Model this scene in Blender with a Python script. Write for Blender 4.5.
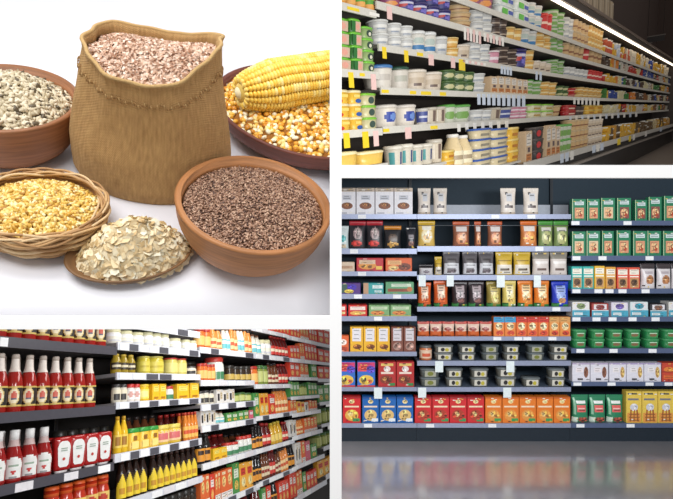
import bpy, math, random
import numpy as np
from mathutils import Vector, Matrix

for o in list(bpy.data.objects): bpy.data.objects.remove(o, do_unlink=True)
S = bpy.context.scene
COL = S.collection
R = random.Random(7)

# ------------------------------------------------------------------ camera
F, CX, CY = 500.0, 336.5, 249.5
CAM = Vector((0, 0, 1.68))
cd = bpy.data.cameras.new('camera'); cam = bpy.data.objects.new('camera', cd); COL.objects.link(cam)
cam.location = CAM; cam.rotation_euler = (math.radians(90), 0, 0)
cd.sensor_width = 36; cd.lens = F / 673 * 36; cd.clip_start = 0.02; cd.clip_end = 200
S.camera = cam
S.view_settings.view_transform = 'Standard'; S.view_settings.look = 'None'
S.view_settings.gamma = 1; S.view_settings.use_curve_mapping = False
S.view_settings.exposure = 0.0

# ------------------------------------------------------------------ pixel helpers and the four stage frames
def ray(px, py): return Vector(((px - CX) / F, 1, -(py - CY) / F))
def P(px, py, Y): return CAM + ray(px, py) * Y
def proj(p):
    q = p - CAM
    return CX + F * q.x / q.y, CY - F * q.z / q.y

class Stage:
    """x = along the run, y = into the shelf, z = up."""
    def __init__(s, A, x, z):
        s.A = A; s.x = x.normalized(); s.z = z.normalized(); s.y = s.z.cross(s.x)
        m = Matrix((s.x, s.y, s.z)).transposed().to_4x4(); m.translation = A; s.M = m; s.I = m.inverted()
    def pt(s, a, b, h): return s.M @ Vector((a, b, h))
    def hit(s, px, py, b=0.0):                       # ray meets the plane y = b
        o = s.I @ CAM; r = s.I.to_3x3() @ ray(px, py)
        t = (b - o.y) / r.y; q = o + r * t
        return q.x, q.z
    def down(s, px, py, h=0.0):                      # ray meets the plane z = h
        o = s.I @ CAM; r = s.I.to_3x3() @ ray(px, py)
        t = (h - o.z) / r.z; q = o + r * t
        return q.x, q.y
    def a_at(s, px, h, b=0.0):
        p = s.pt(0, b, h) - CAM; k = (px - CX) / F
        return -(p.x - k * p.y) / (s.x.x - k * s.x.y)
    def h_at(s, py, a, b=0.0):
        p = s.pt(a, b, 0) - CAM; k = -(py - CY) / F
        return -(p.z - k * p.y) / (s.z.z - k * s.z.y)

def aisle(vx, vy, A, pc):
    d = ray(vx, vy); k = (pc - CX) / F
    uy = -d.z / (k * d.x + 1)
    return Stage(A, d, Vector((k * uy, uy, 1)))
TR = aisle(745, 105, P(342, 105, 2.8), 507)          # chilled case
BL = aisle(497, 382, P(0, 382, 2.0), 165)            # sauce aisle
BR = Stage(Vector((0, 4.36, 0)), Vector((1, 0, 0)), Vector((0, 0, 1)))   # snack wall, level with the camera
def table_stage():
    r = ray(165, 158); k = r.x; best = None
    for i in range(400):
        uy = -0.4 - i * 0.003
        u = Vector((k * uy, uy, 1)).normalized()
        e = math.degrees(math.asin(-u.dot(r.normalized())))
        if best is None or abs(e - 34.5) < best[0]: best = (abs(e - 34.5), u)
    u = best[1]; X = Vector((1, 0, 0))
    return Stage(P(255, 262, 0.60), X - u * X.dot(u), u)
TL = table_stage()

# ------------------------------------------------------------------ world and unseen area lights added for the sets
W = bpy.data.worlds.new('world'); S.world = W; W.use_nodes = True
W.node_tree.nodes['Background'].inputs[0].default_value = (1.0, 0.985, 0.97, 1)
W.node_tree.nodes['Background'].inputs[1].default_value = 0.37
def area(name, loc, target, sx, sy, power, col=(1, 1, 1)):
    l = bpy.data.lights.new(name, 'AREA'); l.shape = 'RECTANGLE'; l.size = sx; l.size_y = sy
    l.energy = power; l.color = col
    o = bpy.data.objects.new(name, l); COL.objects.link(o); o.location = loc
    o.rotation_euler = (Vector(target) - Vector(loc)).to_track_quat('-Z', 'Y').to_euler()
    return o
tc = TL.pt(-0.10, 0.1, 0)
area('table_softbox', TL.pt(-0.45, 0.25, 0.85), tc, 0.5, 0.5, 5.2)
area('front_fill', (-0.15, -0.55, 2.45), (0, 0.45, 1.68), 0.8, 0.4, 12.0)  # added fill light above and behind the camera, whitens the trims
area('snack_wall_fill', (1.7, 0.9, 2.05), (1.5, 4.4, 1.1), 2.4, 0.4, 92, (0.95, 0.98, 1))  # unseen area light added low in front to brighten the snack shelves
bm_ = BL.pt(1.7, -0.6, 1.0)
area('sauce_aisle_fill', bm_, BL.pt(1.7, 0, -0.15), 2.8, 0.4, 34, (1, 0.98, 0.95))  # fill light added inside the aisle so the sauce shelves are lit
area('dairy_aisle_fill', TR.pt(4.0, -1.5, 1.6), TR.pt(4.0, 0, 0), 7.0, 0.5, 13, (1, 0.94, 0.86))  # extra unseen light added across the aisle, besides the case's own tube

# ------------------------------------------------------------------ materials
def lin(c):
    c = c / 255.0
    return c / 12.92 if c <= 0.04045 else ((c + 0.055) / 1.055) ** 2.4
MATS = {}
def mat(c, rough=0.5, metal=0.0, var=0.14, scale=70.0, trans=0.0, key=None, bump=0.0, coat=0.0):
    k = (tuple(c), rough, metal, var, scale, trans, bump, coat)
    if k in MATS: return MATS[k]
    m = bpy.data.materials.new('surface_%d_%d_%d' % tuple(int(v) for v in c)); m.use_nodes = True
    nt = m.node_tree; b = nt.nodes['Principled BSDF']
    col = [lin(v) for v in c]
    b.inputs['Roughness'].default_value = rough; b.inputs['Metallic'].default_value = metal
    if trans: b.inputs['Transmission Weight'].default_value = trans
    if coat: b.inputs['Coat Weight'].default_value = coat
    tx = nt.nodes.new('ShaderNodeTexCoord'); nz = nt.nodes.new('ShaderNodeTexNoise')
    nz.inputs['Scale'].default_value = scale; nz.inputs['Detail'].default_value = 3
    nt.links.new(tx.outputs['Object'], nz.inputs['Vector'])
    mx = nt.nodes.new('ShaderNodeMix'); mx.data_type = 'RGBA'
    mx.inputs['A'].default_value = [v * (1 - var) for v in col] + [1]
    mx.inputs['B'].default_value = [min(1, v * (1 + var)) for v in col] + [1]
    nt.links.new(nz.outputs['Fac'], mx.inputs['Factor']); nt.links.new(mx.outputs['Result'], b.inputs['Base Color'])
    if bump:
        bp = nt.nodes.new('ShaderNodeBump'); bp.inputs['Strength'].default_value = bump; bp.inputs['Distance'].default_value = 0.002
        nt.links.new(nz.outputs['Fac'], bp.inputs['Height']); nt.links.new(bp.outputs['Normal'], b.inputs['Normal'])
    MATS[k] = m
    return m
def emit(c, strength):
    m = bpy.data.materials.new('lamp_glow'); m.use_nodes = True; b = m.node_tree.nodes['Principled BSDF']
    b.inputs['Base Color'].default_value = [lin(v) for v in c] + [1]
    b.inputs['Emission Color'].default_value = [lin(v) for v in c] + [1]
    b.inputs['Emission Strength'].default_value = strength
    return m

# ------------------------------------------------------------------ mesh builder
class MB:
    def __init__(s): s.v = []; s.f = []; s.m = []; s.sm = []; s.mats = []
    def slot(s, m):
        if not isinstance(m, bpy.types.Material): m = mat(m)
        if m not in s.mats: s.mats.append(m)
        return s.mats.index(m)
    def add(s, vs, fs, m, smooth=False):
        o = len(s.v); s.v += [tuple(v) for v in vs]
        multi = isinstance(m, list)
        for i, f in enumerate(fs):
            s.f.append([o + j for j in f]); s.m.append(s.slot(m[i] if multi else m)); s.sm.append(smooth)
    def box(s, x0, x1, y0, y1, z0, z1, m, ch=0.0):
        if ch <= 0:
            v = [(x, y, z) for z in (z0, z1) for y in (y0, y1) for x in (x0, x1)]
            s.add(v, [(0, 2, 3, 1), (4, 5, 7, 6), (0, 1, 5, 4), (2, 6, 7, 3), (0, 4, 6, 2), (1, 3, 7, 5)], m); return
        # chamfered vertical and top edges
        c = ch
        ring = lambda z, i: [(x0 + c + i, y0 + i, z), (x1 - c - i, y0 + i, z), (x1 - i, y0 + c + i, z), (x1 - i, y1 - c - i, z),
                             (x1 - c - i, y1 - i, z), (x0 + c + i, y1 - i, z), (x0 + i, y1 - c - i, z), (x0 + i, y0 + c + i, z)]
        v = ring(z0, 0) + ring(z1 - c, 0) + ring(z1, c * 0.8)
        f = [tuple(range(7, -1, -1)), tuple(range(16, 24))]
        for l in (0, 8):
            for i in range(8): f.append((l + i, l + (i + 1) % 8, l + 8 + (i + 1) % 8, l + 8 + i))
        s.add(v, f, m)
    def lathe(s, prof, n, m, cap0=True, cap1=True, sx=1.0, sy=1.0, cy=0.0, cx=0.0, power=2.0):
        vs = []
        for r, z in prof:
            for i in range(n):
                t = 2 * math.pi * i / n; c, d = math.cos(t), math.sin(t)
                q = (abs(c) ** power + abs(d) ** power) ** (-1 / power)
                vs.append((cx + r * q * c * sx, cy + r * q * d * sy, z))
        fs = []; ms = []
        for k in range(len(prof) - 1):
            for i in range(n):
                j = (i + 1) % n
                fs.append((k * n + i, k * n + j, (k + 1) * n + j, (k + 1) * n + i))
                ms.append(m[k] if isinstance(m, list) else m)
        if cap0: fs.append(tuple(range(n - 1, -1, -1))); ms.append(m[0] if isinstance(m, list) else m)
        if cap1: k = (len(prof) - 1) * n; fs.append(tuple(range(k, k + n))); ms.append(m[-1] if isinstance(m, list) else m)
        s.add(vs, fs, ms, True)
    def tube(s, pts, r, m, n=6, closed=False):
        pts = [Vector(p) for p in pts]; vs = []; fs = []; N = len(pts)
        for k, p in enumerate(pts):
            a = pts[(k - 1) % N] if closed or k else p; b = pts[(k + 1) % N] if closed or k < N - 1 else p
            t = (b - a).normalized(); up = Vector((0, 0, 1)) if abs(t.z) < .9 else Vector((1, 0, 0))
            e = t.cross(up).normalized(); g = e.cross(t)
            rr = r[k] if isinstance(r, list) else r
            for i in range(n):
                q = 2 * math.pi * i / n; vs.append(p + e * math.cos(q) * rr + g * math.sin(q) * rr)
        for k in range(N if closed else N - 1):
            for i in range(n):
                j = (i + 1) % n; kk = (k + 1) % N
                fs.append((k * n + i, k * n + j, kk * n + j, kk * n + i))
        if not closed: fs += [tuple(range(n - 1, -1, -1)), tuple(range((N - 1) * n, N * n))]
        s.add(vs, fs, m, True)
    def shape(s, sh, w, h, y, z0=0.0):
        """a flat print on a front face at y: normalised shapes"""
        k = sh[0]
        if k == 'r':
            _, a, b, c, d, m = sh; q = [(a, c), (b, c), (b, d), (a, d)]
        elif k == 'e':
            _, cx, cz, rx, rz, m = sh
            q = [(cx + rx * math.cos(t * math.pi / 6), cz + rz * math.sin(t * math.pi / 6)) for t in range(12)]
        else:
            q = sh[1]; m = sh[2]
        s.add([((a - .5) * w, y, z0 + c * h) for a, c in q], [tuple(range(len(q)))], m)
    def mesh(s, name):
        me = bpy.data.meshes.new(name); me.from_pydata(s.v, [], s.f)
        for m in s.mats: me.materials.append(m)
        me.polygons.foreach_set('material_index', s.m); me.polygons.foreach_set('use_smooth', s.sm); me.update()
        return me
def pick(x, z, base, prints):
    c = base
    for sh in prints:
        if sh[0] == 'r' and sh[1] <= x <= sh[2] and sh[3] <= z <= sh[4]: c = sh[5]
        elif sh[0] == 'e' and ((x - sh[1]) / sh[3]) ** 2 + ((z - sh[2]) / sh[4]) ** 2 <= 1: c = sh[5]
        elif sh[0] == 'p':
            q = sh[1]; ins = False
            for i in range(len(q)):
                (x1, y1), (x2, y2) = q[i], q[i - 1]
                if (y1 > z) != (y2 > z) and x < (x2 - x1) * (z - y1) / (y2 - y1) + x1: ins = not ins
            if ins: c = sh[2]
    return c

def obj(name, data, parent=None, M=None):
    o = bpy.data.objects.new(name, data); COL.objects.link(o)
    if parent: o.parent = parent
    if M is not None: o.matrix_world = M
    return o
def tag(o, label=None, cat=None, group=None, kind=None):
    if label:
        n = len(label.replace(',', ' ').split())
        if not 4 <= n <= 16: print('LABEL LENGTH', n, label)
        o['label'] = label
    if cat: o['category'] = cat
    if group: o['group'] = group
    if kind: o['kind'] = kind
    return o
def one(name, mb, M=None, parent=None, **k): return tag(obj(name, mb.mesh(name), parent, M), **k)

# ================================================================== the setting
WHITE = (252, 252, 252)
m_white = mat(WHITE, 0.6, var=0.01)
def at_y(px, py, Y): return P(px, py, Y)
def front_bar(name, x0, x1, y0, y1, Y, depth):
    a = at_y(x0, y1, Y); b = at_y(x1, y0, Y); mb = MB()
    mb.box(a.x, b.x, Y, Y + depth, a.z, b.z, m_white)
    return one(name, mb, kind='structure')
YF = 0.42
front_bar('trim_1', 329.8, 341.6, -60, 560, YF, 0.04)        # upright between the left and right sets
front_bar('trim_2', -330, 329.8, 317.2, 329.3, YF, 0.012)     # cross piece on the left
front_bar('trim_3', 341.6, 1000, 165.0, 177.8, YF, 0.004)     # cross piece on the right

# white sweep the bowls stand on
def sweep():
    mb = MB(); V = []
    for px, py in ((-150, 323), (335, 323)):
        a, b = TL.down(px, py); V.append((a, b))
    a2 = V[1][0] + 0.02
    # far edge where the sweep turns up
    nx, ny = 10, 14
    p0, p1 = Vector(V[0]), Vector(V[1])
    far0 = Vector(TL.down(-190, 10)); far1 = Vector(TL.down(335, 10))
    vs = []; fs = []
    prof = [(t / 10, 0) for t in range(11)]
    for i in range(nx + 1):
        s0 = p0.lerp(p1, i / nx); s1 = far0.lerp(far1, i / nx)
        for t, _ in prof:
            q = s0.lerp(s1, t); vs.append((q.x, q.y, 0))
        for k in range(1, 9):
            g = math.radians(k * 10); rr = 0.35
            e = (s1 - s0).normalized()
            q = s1 + e * rr * math.sin(g); vs.append((q.x, q.y, rr * (1 - math.cos(g))))
        e = (s1 - s0).normalized(); q = s1 + e * 0.5; vs.append((q.x, q.y, 1.1))
    n = len(prof) + 9
    for i in range(nx):
        for k in range(n - 1): fs.append((i * n + k, (i + 1) * n + k, (i + 1) * n + k + 1, i * n + k + 1))
    mb.add(vs, fs, mat((234, 234, 240), 0.45, var=0.01), True)
    o = one('wall_left', mb, TL.M, kind='structure')
    md = o.modifiers.new('thickness', 'SOLIDIFY'); md.thickness = 0.004; md.offset = -1
sweep()

# snack wall floor and wall
def floor_mat():
    m = bpy.data.materials.new('polished_floor'); m.use_nodes = True; nt = m.node_tree; b = nt.nodes['Principled BSDF']
    tx = nt.nodes.new('ShaderNodeTexCoord'); nz = nt.nodes.new('ShaderNodeTexNoise'); nz.inputs['Scale'].default_value = 6
    rp = nt.nodes.new('ShaderNodeValToRGB')
    rp.color_ramp.elements[0].color = (0.21, 0.205, 0.22, 1); rp.color_ramp.elements[1].color = (0.28, 0.27, 0.29, 1)
    nt.links.new(tx.outputs['Object'], nz.inputs['Vector']); nt.links.new(nz.outputs['Fac'], rp.inputs['Fac'])
    nt.links.new(rp.outputs['Color'], b.inputs['Base Color'])
    b.inputs['Roughness'].default_value = 0.3; b.inputs['IOR'].default_value = 2.3
    b.inputs['Coat Weight'].default_value = 1.0; b.inputs['Coat Roughness'].default_value = 0.14; b.inputs['Coat IOR'].default_value = 2.8
    return m
mb = MB(); mb.box(-0.02, 4.6, 2.6, 5.1, -0.05, 0, floor_mat()); one('floor', mb, kind='structure')
mb = MB(); mb.box(-0.02, 4.6, 4.95, 5.05, 0, 2.45, mat((28, 44, 56), 0.7)); one('wall_back', mb, kind='structure')

# ================================================================== packages
def artwork(prints, seed):
    # break the printed areas up: crumbs and shading in pictures, lines of small print in panels
    q = random.Random(seed); out = list(prints)
    sh = lambda c, k: tuple(max(0, min(255, v * k)) for v in c)
    for p in prints:
        if p[0] == 'e' and p[3] >= .12:
            for i in range(9):
                t = q.uniform(0, 6.28); u = q.uniform(.2, .78)
                out.append(('e', p[1] + p[3] * u * math.cos(t), p[2] + p[4] * u * math.sin(t), p[3] * q.uniform(.1, .3), p[4] * q.uniform(.1, .3), sh(p[5], q.choice((.55, .72, 1.2, 1.4)))))
        elif p[0] == 'r' and p[2] - p[1] > .3 and p[4] - p[3] > .12 and len(p) == 6:
            n = 2 if p[4] - p[3] < .3 else 3
            for i in range(n):
                zc = p[3] + (p[4] - p[3]) * (i + .6) / (n + .2); a = p[1] + (p[2] - p[1]) * q.uniform(.08, .2); b = p[2] - (p[2] - p[1]) * q.uniform(.08, .35)
                out.append(('r', a, b, zc, zc + .025, sh(p[5], .62)))
    for i in range(4):
        a = q.uniform(.06, .8); z = q.choice((q.uniform(.03, .12), q.uniform(.86, .95)))
        out.append(('r', a, min(.97, a + q.uniform(.06, .2)), z, z + .03, q.choice(((240, 236, 226), (60, 50, 46), (226, 190, 90)))))
    return out
def k_box(w, h, d, col=(200, 200, 200), prints=(), **k):
    prints = artwork(prints, str(col) + str(len(prints)))
    mb = MB(); mb.box(-w / 2, w / 2, -d / 2, d / 2, 0, h, col, ch=min(w, d) * 0.03)
    for i, sh in enumerate(prints): mb.shape(sh, w, h, -d / 2 - 0.0006 - 0.00012 * i)
    return [(None, mb.mesh('box'))]
def k_pouch(w, h, d, col=(200, 200, 200), prints=(), header=None, gusset=None, **k):
    prints = artwork(prints, str(col) + str(len(prints)))
    mb = MB(); nx, nz = 18, 20; vs = []; fs = []; ms = []
    def th(x, z):
        zz = z / 0.9
        b = (math.sin(math.pi * min(1, 0.18 + 0.82 * zz)) ** 0.6 if z < 0.9 else 0.0)
        return 0.0015 + d / 2 * b * max(0.0, 1 - abs(2 * x - 1) ** 3) ** 0.7
    for side in (-1, 1):
        for j in range(nz + 1):
            z = j / nz
            for i in range(nx + 1):
                x = i / nx; pinch = 1 - 0.07 * math.sin(math.pi * min(1, z / 0.92))
                zz = z * h + (0.004 * (i % 2) if j == nz else 0)
                vs.append(((x - .5) * w * pinch, side * th(x, z), zz))
    o = (nx + 1) * (nz + 1)
    for side in (0, 1):
        for j in range(nz):
            for i in range(nx):
                q = [side * o + j * (nx + 1) + i, side * o + j * (nx + 1) + i + 1, side * o + (j + 1) * (nx + 1) + i + 1, side * o + (j + 1) * (nx + 1) + i]
                fs.append(tuple(q if side == 0 else q[::-1])); z = (j + .5) / nz; x = (i + .5) / nx
                c = col
                if side == 0: c = pick(x, z, col, prints)
                if header and z > 0.84: c = header
                ms.append(mat(c, 0.32) if not isinstance(c, bpy.types.Material) else c)
    for j in range(nz):       # edges
        for i in (0, nx):
            a = j * (nx + 1) + i; q = [a, a + nx + 1, o + a + nx + 1, o + a]
            fs.append(tuple(q if i == 0 else q[::-1])); ms.append(mat(col, 0.32))
    for i in range(nx):
        fs.append((i, o + i, o + i + 1, i + 1)); ms.append(mat(col, 0.32))
        a = nz * (nx + 1) + i; fs.append((a, a + 1, o + a + 1, o + a)); ms.append(mat(header or col, 0.32))
    mb.add(vs, fs, ms, True)
    return [(None, mb.mesh('pouch'))]
def arc_label(rf, z0, z1, half, col, prints=(), nx=12, nz=6, sx=1, sy=1, out=0.0008):
    mb = MB(); vs = []; fs = []; ms = []
    for j in range(nz + 1):
        z = z0 + (z1 - z0) * j / nz
        for i in range(nx + 1):
            t = -half + 2 * half * i / nx; r = rf(z) + out
            vs.append((r * math.sin(t) * sx, -r * math.cos(t) * sy, z))
    for j in range(nz):
        for i in range(nx):
            a = j * (nx + 1) + i; fs.append((a, a + 1, a + nx + 2, a + nx + 1))
            ms.append(mat(pick((i + .5) / nx, (j + .5) / nz, col, prints), 0.45))
    mb.add(vs, fs, ms, True)
    return mb.mesh('label')
def rfun(prof):
    def f(z):
        for (r0, z0), (r1, z1) in zip(prof, prof[1:]):
            if z0 <= z <= z1 and z1 > z0: return r0 + (r1 - r0) * (z - z0) / (z1 - z0)
        return prof[-1][0]
    return f
def k_bottle(w, h, d, body=(150, 30, 20), cap=(230, 230, 230), label=(240, 230, 200), prints=(), lz=(0.12, 0.5), neck=0.36, shoulder=0.55,
             wrap=None, wz=.08, half=1.25, fine=False, capz=0.93, n=14, **k):
    r = w / 2; rn = r * neck
    prof = [(r * .9, 0), (r, h * .03), (r, h * (shoulder - .05)), (r * .95, h * shoulder), (r * .78, h * (shoulder + .1)), (rn * 1.25, h * (shoulder + .22)), (rn, h * capz)]
    mb = MB(); mb.lathe(prof, n, mat(body, 0.12)); parts = [('bottle_body', mb.mesh('bottle_body'))]
    f = rfun(prof)
    if label: parts.append(('label', arc_label(f, h * lz[0], h * lz[1], half, label, prints, 18 if fine else 8, 12 if fine else 6)))
    if wrap:
        z0 = h * (shoulder + wz); zs = [z0 + (h * capz - z0) * t / 4 for t in range(5)]
        mb = MB(); mb.lathe([(f(z) + .0012, z) for z in zs], n, mat(wrap, 0.5), False, False); parts.append(('neck_wrap', mb.mesh('neck_wrap')))
    mb = MB(); rc = rn * 1.18
    mb.lathe([(rc, h * (capz - .035)), (rc, h * .985), (rc * .85, h)], n, mat(cap, 0.4)); parts.append(('cap', mb.mesh('cap')))
    return parts
def k_jar(w, h, d, body=(200, 160, 60), lid=(230, 220, 160), label=None, prints=(), lidf=0.16, lz=(0.15, 0.7), n=14, half=1.4, **k):
    r = w / 2; zt = h * (1 - lidf)
    prof = [(r * .92, 0), (r, h * .05), (r, zt - h * .12), (r * .9, zt - h * .02), (r * .88, zt + h * .02)]
    mb = MB(); mb.lathe(prof, n, mat(body, 0.15)); parts = [('jar_body', mb.mesh('jar_body'))]
    if label: parts.append(('label', arc_label(rfun(prof), h * lz[0], h * lz[1], half, label, prints, 8, 5)))
    mb = MB(); mb.lathe([(r * .93, zt), (r * .95, zt + h * lidf * .2), (r * .95, h * .985), (r * .88, h)], n, mat(lid, 0.35)); parts.append(('lid', mb.mesh('lid')))
    return parts
def k_tub(w, h, d, body=(235, 232, 222), lid=(235, 235, 235), label=None, prints=(), lz=(0.15, 0.8), n=16, taper=0.82, half=1.3, **k):
    r = w / 2; zt = h * .88
    prof = [(r * taper * .97, 0), (r * taper, h * .02), (r * .95, zt)]
    mb = MB(); mb.lathe(prof, n, mat(body, 0.35)); parts = [('tub_body', mb.mesh('tub_body'))]
    if label: parts.append(('label', arc_label(rfun(prof), h * lz[0], h * lz[1], half, label, prints, 16, 10)))
    mb = MB(); mb.lathe([(r * .96, zt - h * .03), (r, zt), (r, h * .96), (r * .93, h * .97), (r * .9, h)], n, mat(lid, 0.35)); parts.append(('lid', mb.mesh('lid')))
    return parts
def k_rtub(w, h, d, body=(230, 200, 60), lid=(245, 235, 190), prints=(), taper=0.86, **k):
    hw, hd = w / 2, d / 2; zt = h * .82; t = taper
    mb = MB(); n = 16
    mb.lathe([(1 * t, 0), (1 * t + .01, h * .03), (.96, zt)], n, mat(body, 0.35), sx=hw, sy=hd, power=5)
    parts = [('tub_body', mb.mesh('tub_body'))]
    if prints:
        mb = MB()
        for i, sh in enumerate(prints):
            # lean the print with the front wall
            mb2 = MB(); mb2.shape(sh, w * .86, zt, 0)
            vs = [(x, -hd * (t + (.96 - t) * z / zt) - .0015 - .0004 * i, z) for x, y, z in mb2.v]
            mb.add(vs, [tuple(range(len(vs)))], sh[-1] if not isinstance(sh[-1], (int, float)) else (255, 255, 255))
        parts.append(('label', mb.mesh('label')))
    mb = MB(); mb.lathe([(.97, zt - h * .02), (1, zt), (1, h * .95), (.94, h * .96), (.92, h)], n, mat(lid, 0.35), sx=hw, sy=hd, power=5)
    parts.append(('lid', mb.mesh('lid')))
    return parts
def k_squeeze(w, h, d, body=(170, 25, 25), cap=(235, 230, 230), label=(235, 235, 232), prints=(), **k):
    mb = MB(); hw, hd = w / 2, d / 2
    mb.lathe([(.84, h * .07), (.9, h * .14), (.98, h * .6), (1, h * .9), (.96, h * .97), (.8, h)], 20, mat(body, 0.15), sx=hw, sy=hd, power=5)
    parts = [('bottle_body', mb.mesh('bottle_body'))]
    f = rfun([(.84, h * .07), (.9, h * .14), (.98, h * .6), (1, h * .9), (.96, h)])
    mb = MB(); q = [(.2, .22), (.3, .16), (.7, .16), (.8, .22), (.88, .7), (.8, .82), (.66, .88), (.34, .88), (.2, .82), (.12, .7)]
    mb.add([((a - .5) * w * .94, -hd * f(c * h) - .0012, c * h) for a, c in q], [tuple(range(10))], mat(label, 0.45))
    e = [(.5 + .09 * math.cos(t), .38 + .045 * math.sin(t)) for t in [i * math.pi / 4 for i in range(8)]]
    mb.add([((a - .5) * w * .9, -hd * f(c * h) - .003, c * h) for a, c in e], [tuple(range(8))], mat((190, 60, 50), 0.45))
    for zz in (.6, .66):
        mb.add([((a - .5) * w * .9, -hd * f(c * h) - .003, c * h) for a, c in ((.3, zz), (.7, zz), (.7, zz + .03), (.3, zz + .03))], [(0, 1, 2, 3)], mat((150, 165, 150), 0.5))
    parts.append(('label', mb.mesh('label')))
    mb = MB(); mb.lathe([(.62, 0), (.66, h * .03), (.74, h * .07)], 16, mat(cap, 0.35), sx=hw, sy=hd, power=2.6); parts.append(('cap', mb.mesh('cap')))
    return parts

KIND = {}
def kind(code, fn, name, desc, cat, depth=None, yaw=0.0, **kw): KIND[code] = (fn, name, desc, cat, depth, yaw, kw)

# ---- print helpers
def r_(a, b, c, d, m): return ('r', a, b, c, d, m)
def e_(a, b, c, d, m): return ('e', a, b, c, d, m)
def p_(q, m): return ('p', q, m)
KEY = [(.2, .1), (.8, .1), (.9, .7), (.75, .92), (.5, 1), (.25, .92), (.1, .7)]

ROWCOUNT = {}
def ordw(n):
    if 10 <= n % 100 <= 20: return '%dth' % n
    return '%d%s' % (n, {1: 'st', 2: 'nd', 3: 'rd'}.get(n % 10, 'th'))
MAXITEMS = [0]
def run(st, rowname, h0, code, x0, x1, n, ytop, levels=1, rows=1, setback=0.012, gap=0.96, lean=0.0, jitter=0.0, skip=(), hv=None):
    if hv is None: hv = 0.10 if (levels == 1 and n > 1 and (st is BL and x0 > 199 or st is TR)) else 0.0
    """n packages side by side between image columns x0 and x1 on the shelf at height h0; ytop = image row of their top"""
    fn, name, desc, cat, depth, yaw, kw = KIND[code]
    if setback > .1: rowname = 'back of ' + rowname
    a0, a1 = st.a_at(x0, h0, setback), st.a_at(x1, h0, setback)
    pitch = (a1 - a0) / n; w = pitch * gap; mid = (a0 + a1) / 2
    H = (st.h_at(ytop, mid, setback) - h0) / levels
    d = depth if depth else w
    if fn in (k_bottle, k_jar, k_tub): d = w
    ck = (code, round(w, 4), round(H, 4), round(d, 4))
    parts = CACHE.get(ck)
    if parts is None: parts = CACHE[ck] = fn(w, H, d, **kw)
    group = 'matching %s items on %s' % (cat, rowname)
    for i in range(n):
        c0 = ROWCOUNT[rowname] = ROWCOUNT.get(rowname, 0) + 1
        if i in skip: continue
        for rr in range(rows):
            for lv in range(levels):
                pre = ''
                if levels == 2: pre = ('lower ', 'upper ')[lv]
                elif levels == 3: pre = ('bottom ', 'middle ', 'top ')[lv]
                elif levels > 3: pre = ordw(lv + 1) + ' level '
                if rr: pre = 'rear ' + pre
                lab = '%s%s, %s along %s' % (pre, desc, ordw(c0), rowname)
                M = st.M @ Matrix.Translation((a0 + pitch * (i + .5), setback + d / 2 + rr * (d + 0.006), h0 + 0.0005 + lv * H)) @ Matrix.Rotation(yaw + R.uniform(-jitter, jitter), 4, 'Z')
                if hv: M = M @ Matrix.Diagonal((1, 1, 1 - R.random() * hv, 1))
                if lean: M = M @ Matrix.Rotation(lean, 4, 'X')
                if len(parts) == 1:
                    tag(obj(name, parts[0][1], None, M), lab, cat, group)
                else:
                    e = tag(obj(name, None, None, M), lab, cat, group); e.empty_display_size = 0.03
                    for pn, me in parts: obj(pn, me, e)
CACHE = {}

# ================================================================== shelving
def shelving(st, name, label, cat, a0, a1, shelves, hmin, hmax, depth=0.42, board=(90, 95, 105), rail=(190, 195, 205), back=(25, 25, 30),
             railrough=0.3, metal=0.0, tags=None, tagcol=((245, 245, 245),), post=(40, 42, 48), base=None, thick=0.018, posts=True, backstrip=None):
    root = tag(obj(name, None, None, st.M @ Matrix.Translation((a0, 0, hmin))), label, cat); root.empty_display_size = 0.05
    def put(n, mb, parent=root): return obj(n, mb.mesh(n), parent)
    W_ = a1 - a0
    mb = MB(); mb.box(0, W_, depth, depth + .02, 0, hmax - hmin, mat(back, 0.7)); put('back_panel', mb)
    if posts:
        for q in (0.0, W_ - 0.012):
            mb = MB(); mb.box(q, q + 0.012, depth - .03, depth, 0, hmax - hmin, mat(post, 0.5)); put('post', mb)
    if base:
        mb = MB(); mb.box(0, W_, 0.02, depth, 0, base[0], mat(base[1], 0.6)); put('base', mb)
    for k, (h, lip) in enumerate(shelves):
        z = h - hmin
        mb = MB(); mb.box(0.001, W_ - .001, 0.004, depth, z - thick, z, mat(board, 0.5)); sh = put('shelf', mb)
        mb = MB(); mb.box(0.001, W_ - .001, -0.006, 0.004, z - lip, z + .003, mat(rail, railrough, metal)); put('price_rail', mb, sh)
        for (ti, p, tw, dn, up, ci) in (tags or []):
            if ti != k: continue
            mb = MB(); mb.box(p - a0 - tw / 2, p - a0 + tw / 2, -0.0085, -0.0062, z + up, z + dn, mat(tagcol[ci], 0.45)); put('price_tag', mb, sh)
    return root

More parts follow.
